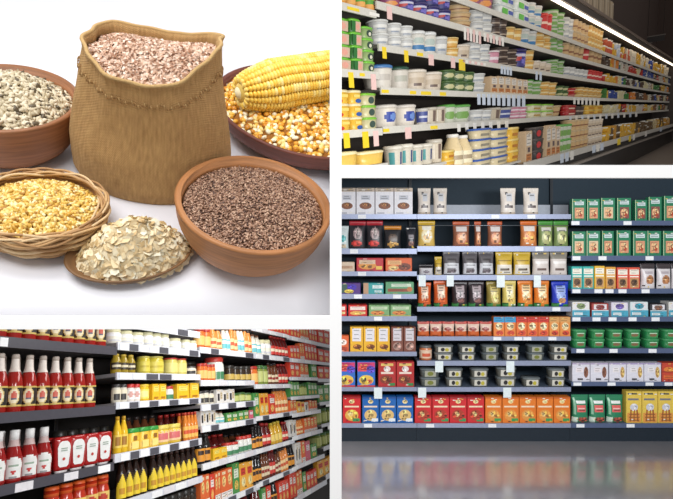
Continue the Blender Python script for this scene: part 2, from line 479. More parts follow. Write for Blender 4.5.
# ================================================================== TOP LEFT: bowls of grain around a burlap sack
def pxscale(st, a, b, h):
    x0, _ = proj(st.pt(a - .005, b, h)); x1, _ = proj(st.pt(a + .005, b, h)); return (x1 - x0) / .01
def clay(c, name='clay', dark=0.7):
    m = bpy.data.materials.new(name); m.use_nodes = True; nt = m.node_tree; b = nt.nodes['Principled BSDF']
    tx = nt.nodes.new('ShaderNodeTexCoord'); mp = nt.nodes.new('ShaderNodeMapping'); mp.inputs['Scale'].default_value = (6, 6, 90)
    nz = nt.nodes.new('ShaderNodeTexNoise'); nz.inputs['Scale'].default_value = 4; nz.inputs['Detail'].default_value = 5
    rp = nt.nodes.new('ShaderNodeValToRGB'); q = [lin(v) for v in c]
    rp.color_ramp.elements[0].position = .3; rp.color_ramp.elements[0].color = [v * dark for v in q] + [1]
    rp.color_ramp.elements[1].position = .7; rp.color_ramp.elements[1].color = [min(1, v * 1.12) for v in q] + [1]
    bp = nt.nodes.new('ShaderNodeBump'); bp.inputs['Strength'].default_value = .15; bp.inputs['Distance'].default_value = .001
    L = nt.links.new
    L(tx.outputs['Object'], mp.inputs['Vector']); L(mp.outputs['Vector'], nz.inputs['Vector']); L(nz.outputs['Fac'], rp.inputs['Fac'])
    L(rp.outputs['Color'], b.inputs['Base Color']); L(nz.outputs['Fac'], bp.inputs['Height']); L(bp.outputs['Normal'], b.inputs['Normal'])
    b.inputs['Roughness'].default_value = .55
    return m
class Bowl: pass
def bowl(name, label, cx, cy, apx, H, c, base=.5, th=.006, sy=1.0, rot=0.0, foot=True):
    a, b = TL.down(cx, cy, H); Rr = apx / pxscale(TL, a, b, H)
    mb = MB(); n = 64; prof = []
    for k in range(9):
        t = k / 8; r = base + (1 - base) * math.sin(t * math.pi / 2) ** .9; prof.append((r * Rr, H * (1 - math.cos(t * math.pi / 2) ** 1.0) if k else 0))
    prof.append((Rr + .001, H + .002)); prof.append((Rr - th * .5, H + .0045)); prof.append((Rr - th, H + .002))
    for k in range(8, -1, -1):
        t = k / 8; r = base + (1 - base) * math.sin(t * math.pi / 2) ** .9
        prof.append(((r * Rr - th), max(th, H * (1 - math.cos(t * math.pi / 2)) + th * .4)))
    m = clay(c)
    mb.lathe(prof, n, m, sy=sy)
    M = TL.M @ Matrix.Translation((a, b, 0.0005)) @ Matrix.Rotation(rot, 4, 'Z')
    o = one(name, mb, M, label=label, cat='bowl')
    B = Bowl(); B.a, B.b, B.R, B.H, B.M, B.sy, B.th = a, b, Rr, H, M, sy, th
    return B

# ---- loose grain
def tmpl_ellipsoid(n=6, rings=3, point=0.0):
    v = [(0, 0, -1)]; f = []
    for k in range(1, rings + 1):
        t = -math.pi / 2 + math.pi * k / (rings + 1); r = math.cos(t); z = math.sin(t)
        if point: r *= (1 - point * max(0, z))
        for i in range(n): v.append((r * math.cos(2 * math.pi * i / n), r * math.sin(2 * math.pi * i / n), z))
    v.append((0, 0, 1)); L = len(v) - 1
    for i in range(n):
        j = (i + 1) % n
        f.append((0, 1 + j, 1 + i)); f.append((L, L - n + i, L - n + j))
        for k in range(rings - 1):
            a = 1 + k * n
            f.append((a + i, a + j, a + n + j)); f.append((a + i, a + n + j, a + n + i))
    return np.array(v), np.array(f)
def tmpl_flake(n=7):
    v = [(0, 0, .25)] + [(math.cos(2 * math.pi * i / n) * (1 + .15 * math.sin(i * 2.4)), math.sin(2 * math.pi * i / n) * (1 + .2 * math.cos(i * 1.7)), .1 * math.sin(i * 2.1)) for i in range(n)] + [(0, 0, -.25)]
    f = []
    for i in range(n):
        j = (i + 1) % n; f.append((0, 1 + i, 1 + j)); f.append((n + 1, 1 + j, 1 + i))
    return np.array(v), np.array(f)
rng = np.random.default_rng(5)
def grains(name, label, cat, M, tmpl, pts, nrm, dims, cols, under=None, flat=1.0, rough=.5, weights=None, smooth=True):
    """many small grains joined into one stuff mesh; dims = half sizes; flat 0 = lying on the surface, 1 = any attitude"""
    tv, tf = tmpl; N = len(pts); pts = np.array(pts); nrm = np.array(nrm)
    nrm = nrm + rng.normal(0, flat, (N, 3)); nrm /= np.linalg.norm(nrm, axis=1)[:, None]
    rv = rng.normal(0, 1, (N, 3)); t1 = np.cross(nrm, rv); t1 /= np.linalg.norm(t1, axis=1)[:, None]; t2 = np.cross(nrm, t1)
    sc = rng.uniform(.78, 1.2, (N, 1, 3)) * np.array(dims)
    lv = tv[None] * sc                              # template: x along, y across, z up
    V = pts[:, None] + lv[..., 0:1] * t1[:, None] + lv[..., 1:2] * t2[:, None] + lv[..., 2:3] * nrm[:, None]
    V = V.reshape(-1, 3); Fc = (tf[None] + (np.arange(N) * len(tv))[:, None, None]).reshape(-1, 3)
    mi = np.repeat(rng.choice(len(cols), N, p=weights), len(tf))
    mats_ = [mat(c, rough, var=.12, scale=300) for c in cols]
    if under:
        uv, uf, uc = under; uv = np.array(uv); o = len(V); V = np.vstack([V, uv]); Fc = np.vstack([Fc, np.array(uf) + o])
        mi = np.concatenate([mi, np.full(len(uf), len(mats_))]); mats_.append(mat(uc, .9))
    me = bpy.data.meshes.new(name); me.from_pydata(V.tolist(), [], Fc.tolist())
    for m in mats_: me.materials.append(m)
    me.polygons.foreach_set('material_index', mi.astype(np.int32)); me.polygons.foreach_set('use_smooth', np.full(len(Fc), smooth)); me.update()
    return tag(obj(name, me, None, M), label, cat, kind='stuff')
def dome(Rr, z0, peak, n, sy=1.0, power=2.0, cx=0, cy=0, bumps=0.0):
    """points and normals over a heap plus the heap under them"""
    def hz(x, y):
        q = math.sqrt((x / Rr) ** 2 + (y / (Rr * sy)) ** 2)
        return z0 + (peak - z0) * max(0, 1 - q ** power) + bumps * math.sin(x * 90 + 1) * math.sin(y * 80 + .5)
    pts, nr = [], []
    for i in range(n):
        q = math.sqrt(R.random()) * .985; t = R.uniform(0, 2 * math.pi)
        x, y = Rr * q * math.cos(t), Rr * sy * q * math.sin(t)
        e = .002; gx = (hz(x + e, y) - hz(x - e, y)) / (2 * e); gy = (hz(x, y + e) - hz(x, y - e)) / (2 * e)
        v = Vector((-gx, -gy, 1)).normalized(); pts.append((cx + x, cy + y, hz(x, y) + R.uniform(-.001, .002))); nr.append(tuple(v))
    uv, uf = [(cx, cy, hz(0, 0) - .001)], []
    nr_, na = 8, 36
    for k in range(1, nr_ + 1):
        for i in range(na):
            t = 2 * math.pi * i / na; x, y = Rr * k / nr_ * math.cos(t), Rr * sy * k / nr_ * math.sin(t); uv.append((cx + x, cy + y, hz(x, y) - .001))
    for i in range(na):
        uf.append((0, 1 + i, 1 + (i + 1) % na))
        for k in range(nr_ - 1):
            a = 1 + k * na + i; b = 1 + k * na + (i + 1) % na
            uf.append((a, a + na, b + na)); uf.append((a, b + na, b))
    return pts, nr, (uv, uf)

# flax bowl
B1 = bowl('clay_bowl', 'orange clay bowl heaped with brown flax seed', 255.5, 202, 76.5, .066, (180, 122, 74), base=.42)
p, nn, u = dome(B1.R - .008, B1.H - .010, B1.H + .004, 7000)
grains('flax_seed', 'small brown flax seeds filling the front clay bowl', 'seeds', B1.M, tmpl_ellipsoid(5, 2), p, nn, (.0027, .0011, .0008),
       ((156, 120, 98), (180, 144, 120), (124, 90, 72), (204, 170, 144), (92, 66, 56)), (u[0], u[1], (108, 80, 64)), .45, .35, [.3, .27, .18, .15, .1])
# sunflower bowl
B2 = bowl('clay_bowl', 'reddish clay bowl of pale seeds behind the sack on the left', 4, 98, 73, .068, (160, 106, 68), base=.5)
p, nn, u = dome(B2.R - .008, B2.H - .012, B2.H + .022, 1900, power=1.8)
grains('sunflower_seeds', 'pale grey shelled sunflower seeds heaped in the rear clay bowl', 'seeds', B2.M, tmpl_ellipsoid(6, 3), p, nn, (.0062, .0030, .0019),
       ((216, 203, 174), (198, 184, 153), (230, 218, 192), (162, 146, 115), (98, 86, 66)), (u[0], u[1], (84, 72, 53)), .5, .5, [.32, .26, .2, .14, .08])
# corn platter
B3 = bowl('clay_platter', 'dark red clay platter of corn kernels beside the sack', 308, 108, 90, .040, (120, 66, 52), base=.6, sy=1.0)
p, nn, u = dome(B3.R - .008, B3.H - .010, B3.H + .010, 1700)
grains('corn_kernels', 'loose yellow and white corn kernels spread on the dark platter', 'corn', B3.M, tmpl_ellipsoid(6, 3, .3), p, nn, (.0052, .0046, .0032),
       ((240, 186, 72), (226, 160, 52), (250, 222, 146), (254, 242, 212), (206, 136, 40)), (u[0], u[1], (150, 96, 30)), .5, .3, [.24, .17, .25, .24, .10])

# corn cob lying on the kernels
def cob():
    h = B3.H + .028
    a0, b0 = TL.down(238, 93, h); a1, b1 = TL.down(345, 74, h + .012)
    p0 = Vector((a0, b0, h)); p1 = Vector((a1, b1, h + .012)); ax = (p1 - p0); Lc = ax.length; ax.normalize()
    rad = 24.5 / pxscale(TL, (a0 + a1) / 2, (b0 + b1) / 2, h)
    zz = Vector((0, 0, 1)); yv = zz.cross(ax).normalized(); zv = ax.cross(yv)
    Mx = Matrix((ax, yv, zv)).transposed().to_4x4(); Mx.translation = p0
    M = TL.M @ Mx
    root = tag(obj('corn_cob', None, None, M), 'yellow corn cob lying across the loose kernels', 'corn cob'); root.empty_display_size = .03
    def rr(x): # radius along the cob
        t = x / Lc
        return rad * (0.34 + 0.66 * min(1, t / .3) ** .5) if t > 0 else rad * .3
    mb = MB(); mb.lathe([(rad * .25, 0)] + [(rr(x) * .9, x) for x in [Lc * k / 12 for k in range(13)]], 20, (222, 190, 96))
    mb.v = [(z, x, y) for x, y, z in mb.v]; obj('core', mb.mesh('core'), root)
    mb = MB(); mb.lathe([(rad * .06, -.004), (rad * .2, -.001), (rad * .3, .004), (rad * .3, .010)], 14, (240, 228, 186))
    mb.v = [(z, x, y) for x, y, z in mb.v]; obj('tip', mb.mesh('tip'), root)
    tv, tf = tmpl_ellipsoid(8, 4); V = []; Fc = []; mi = []
    nrow = 18; step = .0052; k = 0
    cols = ((250, 212, 96), (252, 220, 116), (248, 204, 82), (254, 232, 152))
    x = .004
    while x < Lc:
        r = rr(x)
        for i in range(nrow):
            t = 2 * math.pi * i / nrow + .03 * math.sin(x * 60)
            c = Vector((x + .0007 * (i % 2), r * .93 * math.cos(t), r * .93 * math.sin(t)))
            er = Vector((0, math.cos(t), math.sin(t))); et = Vector((0, -math.sin(t), math.cos(t))); ex = Vector((1, 0, 0))
            wd = r * math.pi / nrow * 1.06
            pts = np.array([c + ex * (float(np.sign(q[0]) * abs(q[0]) ** .8) * step * .56) + et * (float(np.sign(q[1]) * abs(q[1]) ** .8) * wd) + er * (q[2] * rad * .13) for q in tv])
            V.append(pts); Fc.append(tf + k * len(tv)); mi += [R.choice((0, 0, 0, 1, 1, 2, 2, 3))] * len(tf); k += 1
        x += step
    me = bpy.data.meshes.new('kernels'); me.from_pydata(np.vstack(V).tolist(), [], np.vstack(Fc).tolist())
    for c in cols: me.materials.append(mat(c, .28, var=.05, scale=200))
    me.polygons.foreach_set('material_index', mi); me.polygons.foreach_set('use_smooth', [True] * len(mi)); me.update()
    tag(obj('kernels', me, root), kind='stuff')
cob()
import bmesh
def clip_right(o, X=-0.002):
    # the platter stands against the upright divider: keep only what lies on its side
    bm = bmesh.new(); bm.from_mesh(o.data); Mi = (WM(o)).inverted()
    co = Mi @ Vector((X, 0, 0)); no = (WM(o).to_3x3().transposed() @ Vector((1, 0, 0)))
    g = bmesh.ops.bisect_plane(bm, geom=bm.verts[:] + bm.edges[:] + bm.faces[:], plane_co=co, plane_no=no, clear_outer=True)
    ed = [e for e in g['geom_cut'] if isinstance(e, bmesh.types.BMEdge)]
    bmesh.ops.holes_fill(bm, edges=ed, sides=0)
    bm.to_mesh(o.data); bm.free()
def WM(o): return (WM(o.parent) @ o.matrix_basis) if o.parent else o.matrix_basis
for o in list(COL.objects):
    r_o = o.parent or o
    if o.type == 'MESH' and r_o.name in ('clay_platter', 'corn_kernels', 'corn_cob'): clip_right(o)
a_ = P(331.5, 330, .46); mb = MB(); mb.box(-0.0015, 0.0005, .46, 1.0, a_.z, 2.15, m_white); one('wall_divider', mb, kind='structure')

# woven basket of wheat
def basket():
    H = .038; cx, cy = 40, 205; a, b = TL.down(cx, cy, H); Rr = 65 / pxscale(TL, a, b, H); sy = .9
    M = TL.M @ Matrix.Translation((a, b, .0005)) @ Matrix.Rotation(math.radians(8), 4, 'Z')
    root = tag(obj('woven_basket', None, None, M), 'shallow woven cane basket holding yellow wheat grain', 'basket'); root.empty_display_size = .03
    cane = [(206, 168, 118), (190, 148, 98), (222, 190, 144), (172, 130, 84)]
    mb = MB(); prof = [(Rr * .55, 0), (Rr * .75, H * .12), (Rr * .92, H * .5), (Rr * .98, H * .9), (Rr * .94, H * .92), (Rr * .86, H * .5), (Rr * .5, H * .15)]
    mb.lathe(prof, 48, mat((168, 122, 74), .7, scale=120, bump=.5), sy=sy); obj('basket_wall', mb.mesh('basket_wall'), root)
    for k in range(9):                                      # horizontal weavers up the wall
        t = k / 8; r = Rr * (.72 + .27 * math.sin(t * math.pi / 2)) ; z = H * (.1 + .72 * t ** 1.2)
        pts = [((r + .0022 * math.sin(q * 12 + k * math.pi)) * math.cos(q * math.pi / 36), sy * (r + .0022 * math.sin(q * 12 + k * math.pi)) * math.sin(q * math.pi / 36), z) for q in range(72)]
        mb = MB(); mb.tube(pts, .0022, mat(cane[k % 4], .6, scale=150), 6, True); obj('cane_weaver', mb.mesh('cane_weaver'), root)
    for k in range(11):                                     # loose strands wrapped round the rim
        ph = k * .9; pts = []
        for q in range(90):
            t = q * 2 * math.pi / 90
            r = Rr * (1.0 - .035 * (k % 3)) + .0035 * math.sin(3 * t + ph); pts.append((r * math.cos(t), sy * r * math.sin(t), H * .97 + .0035 * math.sin(5 * t + ph * 2) + .0016 * (k % 3)))
        mb = MB(); mb.tube(pts, .0014, mat(cane[(k + 1) % 4], .6, scale=150), 6, True); obj('rim_strand', mb.mesh('rim_strand'), root)
    p, nn, u = dome(Rr * .93, H * .72, H + .010, 2300, sy=sy)
    grains('wheat_grain', 'yellow wheat grains filling the woven cane basket', 'grain', M, tmpl_ellipsoid(6, 3), p, nn, (.0041, .0019, .0017),
           ((232, 194, 98), (244, 216, 138), (216, 168, 70), (250, 234, 182), (182, 132, 52)), (u[0], u[1], (160, 116, 48)), .5, .4, [.3, .28, .18, .14, .1])
basket()

# wooden spoon-shaped dish of oats
def dish():
    H = .016; a, b = TL.down(131, 253, H); Rr = 62 / pxscale(TL, a, b, H); sy = .64; rot = math.radians(27)
    M = TL.M @ Matrix.Translation((a, b, .0005)) @ Matrix.Rotation(rot, 4, 'Z')
    mb = MB(); prof = [(Rr * .55, 0), (Rr * .85, H * .35), (Rr * .98, H * .85), (Rr, H), (Rr * .95, H), (Rr * .8, H * .55), (Rr * .5, H * .3)]
    m = clay((128, 92, 56), 'dark_wood', .6)
    mb.lathe(prof, 64, m, sy=sy); one('wooden_dish', mb, M, label='shallow oval brown wooden dish piled with oat flakes', cat='dish')
    p, nn, u = dome(Rr * .92, H * .5, H + .040, 1350, sy=1.0 * sy, power=1.7, cx=.006, cy=.003)
    grains('oat_flakes', 'cream rolled oat flakes heaped on the oval wooden dish', 'oats', M, tmpl_flake(), p, nn, (.0066, .0053, .0011),
           ((238, 218, 176), (246, 230, 196), (226, 202, 156), (250, 240, 214), (204, 174, 124)), (u[0], u[1], (170, 138, 92)), .3, .6, [.3, .28, .2, .12, .1], smooth=False)
dish()

# burlap sack of bran
def burlap():
    m = bpy.data.materials.new('burlap'); m.use_nodes = True; nt = m.node_tree; b = nt.nodes['Principled BSDF']; L = nt.links.new
    uv = nt.nodes.new('ShaderNodeUVMap'); uv.uv_map = 'UVMap'
    sep = nt.nodes.new('ShaderNodeSeparateXYZ'); L(uv.outputs['UV'], sep.inputs[0])
    def thread(sock, freq):
        mu = nt.nodes.new('ShaderNodeMath'); mu.operation = 'MULTIPLY'; mu.inputs[1].default_value = freq; L(sock, mu.inputs[0])
        si = nt.nodes.new('ShaderNodeMath'); si.operation = 'SINE'; L(mu.outputs[0], si.inputs[0])
        return si.outputs[0]
    tx = thread(sep.outputs['X'], 900); ty = thread(sep.outputs['Y'], 520)
    mu = nt.nodes.new('ShaderNodeMath'); mu.operation = 'MULTIPLY'; L(tx, mu.inputs[0]); L(ty, mu.inputs[1])
    nz = nt.nodes.new('ShaderNodeTexNoise'); nz.inputs['Scale'].default_value = 9; nz.inputs['Detail'].default_value = 6
    mp = nt.nodes.new('ShaderNodeMapping'); mp.inputs['Scale'].default_value = (60, 3, 1); L(uv.outputs['UV'], mp.inputs['Vector'])
    n2 = nt.nodes.new('ShaderNodeTexNoise'); n2.inputs['Scale'].default_value = 3; n2.inputs['Detail'].default_value = 4; L(mp.outputs['Vector'], n2.inputs['Vector'])
    ad = nt.nodes.new('ShaderNodeMath'); ad.operation = 'MULTIPLY_ADD'; ad.inputs[1].default_value = .16; L(mu.outputs[0], ad.inputs[0]); L(n2.outputs['Fac'], ad.inputs[2])
    rp = nt.nodes.new('ShaderNodeValToRGB'); e = rp.color_ramp.elements
    e[0].position = .05; e[0].color = [lin(v) for v in (144, 104, 58)] + [1]; e[1].position = .95; e[1].color = [lin(v) for v in (212, 172, 114)] + [1]
    L(ad.outputs[0], rp.inputs['Fac']); L(rp.outputs['Color'], b.inputs['Base Color'])
    bp = nt.nodes.new('ShaderNodeBump'); bp.inputs['Strength'].default_value = .5; bp.inputs['Distance'].default_value = .0012
    L(mu.outputs[0], bp.inputs['Height']); L(bp.outputs['Normal'], b.inputs['Normal'])
    b.inputs['Roughness'].default_value = .9
    return m
SACK = []
def sack():
    a0, b0 = TL.down(151, 169, 0)
    lv = [(206, 86, 221), (194, 82, 226), (178, 81, 226.5), (155, 81, 226), (125, 84, 225), (95, 86.5, 223), (70, 88, 221.5), (50, 90, 220), (40, 91, 219)]
    prof = []
    hs0 = None
    for py, xl, xr in lv:
        al, h = TL.hit(xl, py, b0); ar, _ = TL.hit(xr, py, b0)
        if hs0 is None: hs0 = h
        prof.append([(al + ar) / 2 - a0, (ar - al) / 2, h])
    z0 = prof[0][2]; zt = prof[-1][2]
    for q in prof: q[2] = (q[2] - z0) / (zt - z0)           # 0..1 up the wall
    dep = [.073, .077, .076, .073, .067, .065, .064, .063, .062]
    # rim heights
    def hr(px, py, b): a, h = TL.hit(px, py, b); return h
    hL = hr(80, 31, b0); hR = hr(227, 45, b0); hF = hr(160, 89, b0 - dep[-1]); hB = hr(150, 29, b0 + dep[-1])
    def rim(t):
        c, s_ = math.cos(t), math.sin(t)
        side = hR if c > 0 else hL; fb = hB if s_ > 0 else hF
        k = abs(c) ** 1.7 if s_ > 0 else abs(c) ** 1.9
        return side * k + fb * (1 - k)
    n = 96; rows = 34; vs = []; uvs = []; fs = []
    def ring(t, f):
        x = f * (len(prof) - 1); i = min(len(prof) - 2, int(x)); g = x - i
        # f is already fraction in profile index space
        cx = prof[i][0] * (1 - g) + prof[i + 1][0] * g; hw = prof[i][1] * (1 - g) + prof[i + 1][1] * g; dd = dep[i] * (1 - g) + dep[i + 1] * g
        return cx, hw, dd
    zi = [q[2] for q in prof]
    def idx(v):                                              # height fraction -> profile index fraction
        for i in range(len(zi) - 1):
            if v <= zi[i + 1] or i == len(zi) - 2: return min(1, (i + (v - zi[i]) / max(1e-6, zi[i + 1] - zi[i])) / (len(zi) - 1))
    def pt(t, v, inner=0.0):
        H = rim(t); cx, hw, dd = ring(t, idx(v))
        c, s_ = math.cos(t), math.sin(t); pw = 2.15 + .45 * min(1, v * 1.6); q = (abs(c) ** pw + abs(s_) ** pw) ** (-1 / pw)
        fold = .0022 * math.sin(t * 7 + v * 3) * v + .0018 * math.sin(t * 3 + 6 * v) + .0012 * math.sin(t * 13 - 4 * v) * v
        lip = .004 * max(0, (v - .93) / .07) ** 2
        rx, ry = hw + fold + lip - inner, dd + fold + lip - inner
        return Vector((cx + rx * q * c, ry * q * s_, max(.0, v * H)))
    for j in range(rows + 1):
        for i in range(n + 1):
            t = 2 * math.pi * i / n; vs.append(pt(t, j / rows)); uvs.append((i / n, j / rows))
    for j in range(rows):
        for i in range(n): a = j * (n + 1) + i; fs.append((a, a + 1, a + n + 2, a + n + 1))
    o0 = len(vs); inn = 10
    for j in range(inn + 1):
        for i in range(n + 1):
            t = 2 * math.pi * i / n; vs.append(pt(t, 1 - .3 * j / inn, .004)); uvs.append((i / n, 1 - .3 * j / inn))
    for j in range(inn):
        for i in range(n): a = o0 + j * (n + 1) + i; fs.append((a, a + 1, a + n + 2, a + n + 1))
    for i in range(n): a = rows * (n + 1) + i; fs.append((a, a + 1, o0 + i + 1, o0 + i))
    fs.append(tuple(range(n - 1, -1, -1)))
    M = TL.M @ Matrix.Translation((a0, b0, .0008))
    SACK.append((a0, b0, prof, dep))
    root = tag(obj('burlap_sack', None, None, M), 'upright burlap sack with its mouth open, full of bran', 'sack'); root.empty_display_size = .05
    me = bpy.data.meshes.new('cloth'); me.from_pydata([tuple(v) for v in vs], [], fs); bur = burlap(); me.materials.append(bur)
    ul = me.uv_layers.new(name='UVMap')
    for pl in me.polygons:
        pl.use_smooth = True
        for li in pl.loop_indices: ul.data[li].uv = uvs[me.loops[li].vertex_index]
    me.update(); obj('cloth', me, root)
    # rolled hem round the mouth, and the frayed stitching below it
    mb = MB(); mb.tube([pt(2 * math.pi * i / 96, 1.0, .002) for i in range(96)], .0022, mat((190, 156, 104), .9, scale=400, bump=.6), 8, True); obj('hem', mb.mesh('hem'), root)
    for i in range(110):
        t = math.pi * (1.0 + i / 109.0); v = .86 + .012 * math.sin(i * .9)
        q0 = pt(t, v); q1 = pt(t + .012, v - .022 - .01 * R.random()); nrm = Vector((math.cos(t), math.sin(t), 0)) * .0012
        if i == 0: mb = MB()
        mb.tube([q0 + nrm, (q0 + q1) / 2 + nrm * 1.6, q1 + nrm], .00055, mat((164, 126, 78) if i % 3 else (200, 166, 114), .9), 4)
    tag(obj('stitching', mb.mesh('stitching'), root), kind='stuff')
    # bran
    pts, nr = [], []
    pk = hB + .006
    def heap(q, t):
        p_ = pt(t, .95, .006); edge = p_.z - .004
        z = edge * q ** 1.7 + pk * (1 - q ** 1.7)
        return Vector((p_.x * q, p_.y * q + .0 * (1 - q), z))
    for i in range(6500):
        q = math.sqrt(R.random()); t = R.uniform(0, 2 * math.pi); pts.append(tuple(heap(q, t) + Vector((0, 0, R.uniform(-.001, .0015)))))
        e = heap(min(1, q + .03), t) - heap(max(0, q - .03), t); w_ = Vector((-math.sin(t), math.cos(t), 0)); v = e.cross(w_); v = -v if v.z < 0 else v; nr.append(tuple(v.normalized()))
    uv_ = [tuple(heap(0, 0) - Vector((0, 0, .001)))]; uf = []
    for k in range(1, 9):
        for i in range(48): uv_.append(tuple(heap(k / 8, 2 * math.pi * i / 48) - Vector((0, 0, .001))))
    for i in range(48):
        uf.append((0, 1 + i, 1 + (i + 1) % 48))
        for k in range(7):
            a = 1 + k * 48 + i; b = 1 + k * 48 + (i + 1) % 48; uf.append((a, a + 48, b + 48)); uf.append((a, b + 48, b))
    grains('wheat_bran', 'pinkish beige bran flakes heaped in the mouth of the sack', 'bran', M, tmpl_flake(5), pts, nr, (.0026, .0019, .0007),
           ((222, 190, 166), (236, 210, 190), (204, 166, 140), (172, 128, 102), (246, 228, 212)), (uv_, uf, (176, 138, 114)), .6, .7, [.3, .26, .2, .12, .12], smooth=False)
sack()

# ================================================================== BOTTOM RIGHT: snack wall
def hpx(st, px, py): return st.hit(px, py)[1]
NAVY = (24, 44, 58)
def br_bay(label, x0, x1, lips, tagpx, rail, rough, metal, extra=()):
    a0, a1 = BR.a_at(x0, 1), BR.a_at(x1, 1)
    sh = [(hpx(BR, 500, t), (b - t) / F * 4.36) for t, b in lips]
    px = 4.36 / F; tags = []
    for k, xs in tagpx:
        for x in xs: tags.append((k, BR.a_at(x, 1), 8 * px, -0.002, -sh[k][1] * .9, 0))
    for k, x, wpx, hh in extra: tags.append((k, BR.a_at(x, 1), wpx * px, 0.0, -hh * px, 1))
    shelving(BR, 'shelving_unit', label, 'shelving', a0, a1, sh, 0, 2.42, .42, (86, 98, 116), rail, NAVY, rough, metal, tags,
             ((236, 238, 244), (226, 236, 238)), post=(20, 30, 40), base=(hpx(BR, 500, 428), (10, 28, 42)))
    return [h for h, l in sh]
L1 = [(214.6, 219), (249, 254), (271.7, 276), (294.3, 298.8), (316.5, 321), (352, 356), (387.4, 391), (423.5, 427.5)]
L2 = [(214.6, 219), (246.5, 251.5), (275.3, 280), (307, 311.4), (336.7, 340.5), (361, 365.5), (387.4, 391.5), (423.5, 427.5)]
L3 = [(221, 225.4), (256, 260.6), (289, 293.4), (317, 321.4), (348.6, 353), (382, 385.8), (423.5, 427.5)]
STEEL = (150, 158, 184); SLATE = (92, 106, 140)
HA = br_bay('left snack shelving bay beside the white upright divider', 330, 416.8, L1,
            [(0, (362,)), (1, (354,)), (2, (362,)), (3, (358, 397)), (4, (378,)), (7, (368,))], STEEL, .42, .35, [(6, 378, 8, 11)])
HB = br_bay('wide middle snack shelving bay with hanging price cards', 417, 570.8, L2,
            [(0, (495, 531)), (1, (539,)), (3, (556,)), (4, (497, 518, 527, 552)), (7, (430, 492))], STEEL, .42, .35,
            [(2, 422, 7, 11), (2, 450, 7, 11), (2, 500.5, 8, 12), (2, 537, 7, 12), (5, 439, 8, 11), (5, 510, 8, 11), (6, 422, 8, 10), (6, 507, 8, 10)])
HC = br_bay('right snack shelving bay of green packets', 571, 760, L3,
            [(0, (575, 627)), (1, (576, 602, 649)), (2, (576, 598, 609, 622, 645)), (3, (576, 596, 612, 632, 655)), (4, (580, 613, 652)), (5, (577, 611, 649, 668)), (6, (580, 630))], SLATE, .35, .3)
# grey back board behind the half empty top shelf, hang rail of the second shelf
mb = MB(); mb.box(BR.a_at(419, 1, .38), BR.a_at(569, 1, .38), .395, .418, HB[0] + .001, HB[0] + .12, mat((176, 182, 194), .5))
one('grey_backboard', mb, BR.M, label='grey board behind the half empty top snack shelf', cat='board')
mb = MB(); mb.tube([(BR.a_at(418, 1), .02, hpx(BR, 500, 225.3)), (BR.a_at(570, 1), .02, hpx(BR, 500, 225.3))], .0025, mat((150, 160, 170), .3, .8), 6)
mb.box(BR.a_at(418, 1), BR.a_at(418, 1) + .006, .02, .41, hpx(BR, 500, 225.6), hpx(BR, 500, 225.0), (120, 130, 140)); mb.box(BR.a_at(570, 1) - .006, BR.a_at(570, 1), .02, .41, hpx(BR, 500, 225.6), hpx(BR, 500, 225.0), (120, 130, 140))
one('hang_rail', mb, BR.M, label='thin steel rail in front of the hanging snack bags', cat='rail')

WT = (232, 230, 236); CR = (226, 216, 206); DK = (34, 34, 42); BRN = (128, 76, 48); GR = (34, 110, 78)
def BX(code, name, desc, col, prints, depth=.07): kind(code, k_box, name, desc, 'box', depth, col=col, prints=prints)
def PC(code, name, desc, col, prints, depth=.06, header=None): kind(code, k_pouch, name, desc, 'bag', depth, col=col, prints=prints, header=header)
BX('w1', 'snack_box', 'white box with brown biscuit picture', WT, [r_(.0, 1, .86, 1, (196, 178, 160)), r_(.25, .75, .55, .72, (200, 202, 212)), e_(.5, .33, .34, .13, BRN), e_(.45, .36, .16, .06, (182, 124, 70)), r_(.1, .5, .04, .08, (170, 170, 180))])
PC('c1', 'cream_bag', 'cream paper bag with dark print', CR, [r_(.28, .42, .74, .86, (60, 56, 60)), r_(.34, .72, .52, .78, (206, 208, 214)), r_(.2, .8, .24, .36, (92, 80, 80)), r_(.36, .5, .3, .42, (70, 60, 60)), r_(0, 1, 0, .1, (196, 180, 164))])
PC('d1', 'snack_bag', 'black snack bag with red header', (44, 42, 48), [e_(.5, .55, .3, .22, (150, 130, 130)), e_(.45, .2, .35, .1, (200, 60, 56)), e_(.5, .62, .14, .1, (214, 200, 196))], header=(176, 40, 52))
PC('d2', 'snack_bag', 'black snack bag with orange header', (42, 40, 44), [e_(.5, .45, .3, .2, (88, 70, 60)), e_(.5, .2, .36, .09, (190, 140, 70)), e_(.4, .3, .1, .06, (230, 190, 120))], header=(204, 130, 40))
PC('d3', 'snack_bag', 'dark bag with pale label', (40, 42, 50), [r_(.25, .8, .45, .65, (150, 144, 150)), e_(.5, .25, .3, .12, (130, 90, 80))])
PC('t1', 'snack_bag', 'pale bag with teal mark', (214, 226, 226), [e_(.5, .45, .3, .14, (70, 170, 170)), r_(.2, .8, .05, .2, (220, 200, 170))])
PC('y1', 'snack_bag', 'yellow bag with round white picture', (216, 180, 92), [e_(.5, .42, .34, .28, (238, 222, 180)), e_(.5, .4, .2, .16, (226, 176, 96)), r_(.2, .8, .66, .78, (236, 232, 220))], header=(204, 166, 50))
PC('o1', 'snack_bag', 'brown bag with orange header and nuts', (146, 90, 66), [r_(.15, .85, .6, .78, (214, 206, 204)), e_(.5, .32, .34, .24, (206, 130, 86)), e_(.62, .36, .16, .2, (226, 170, 140))], header=(190, 84, 40))
PC('o2', 'snack_bag', 'orange bag with pale label', (196, 116, 60), [r_(.15, .85, .6, .78, (222, 214, 208)), e_(.5, .34, .36, .25, (226, 150, 80)), e_(.4, .34, .12, .14, (176, 94, 50))], header=(216, 110, 40))
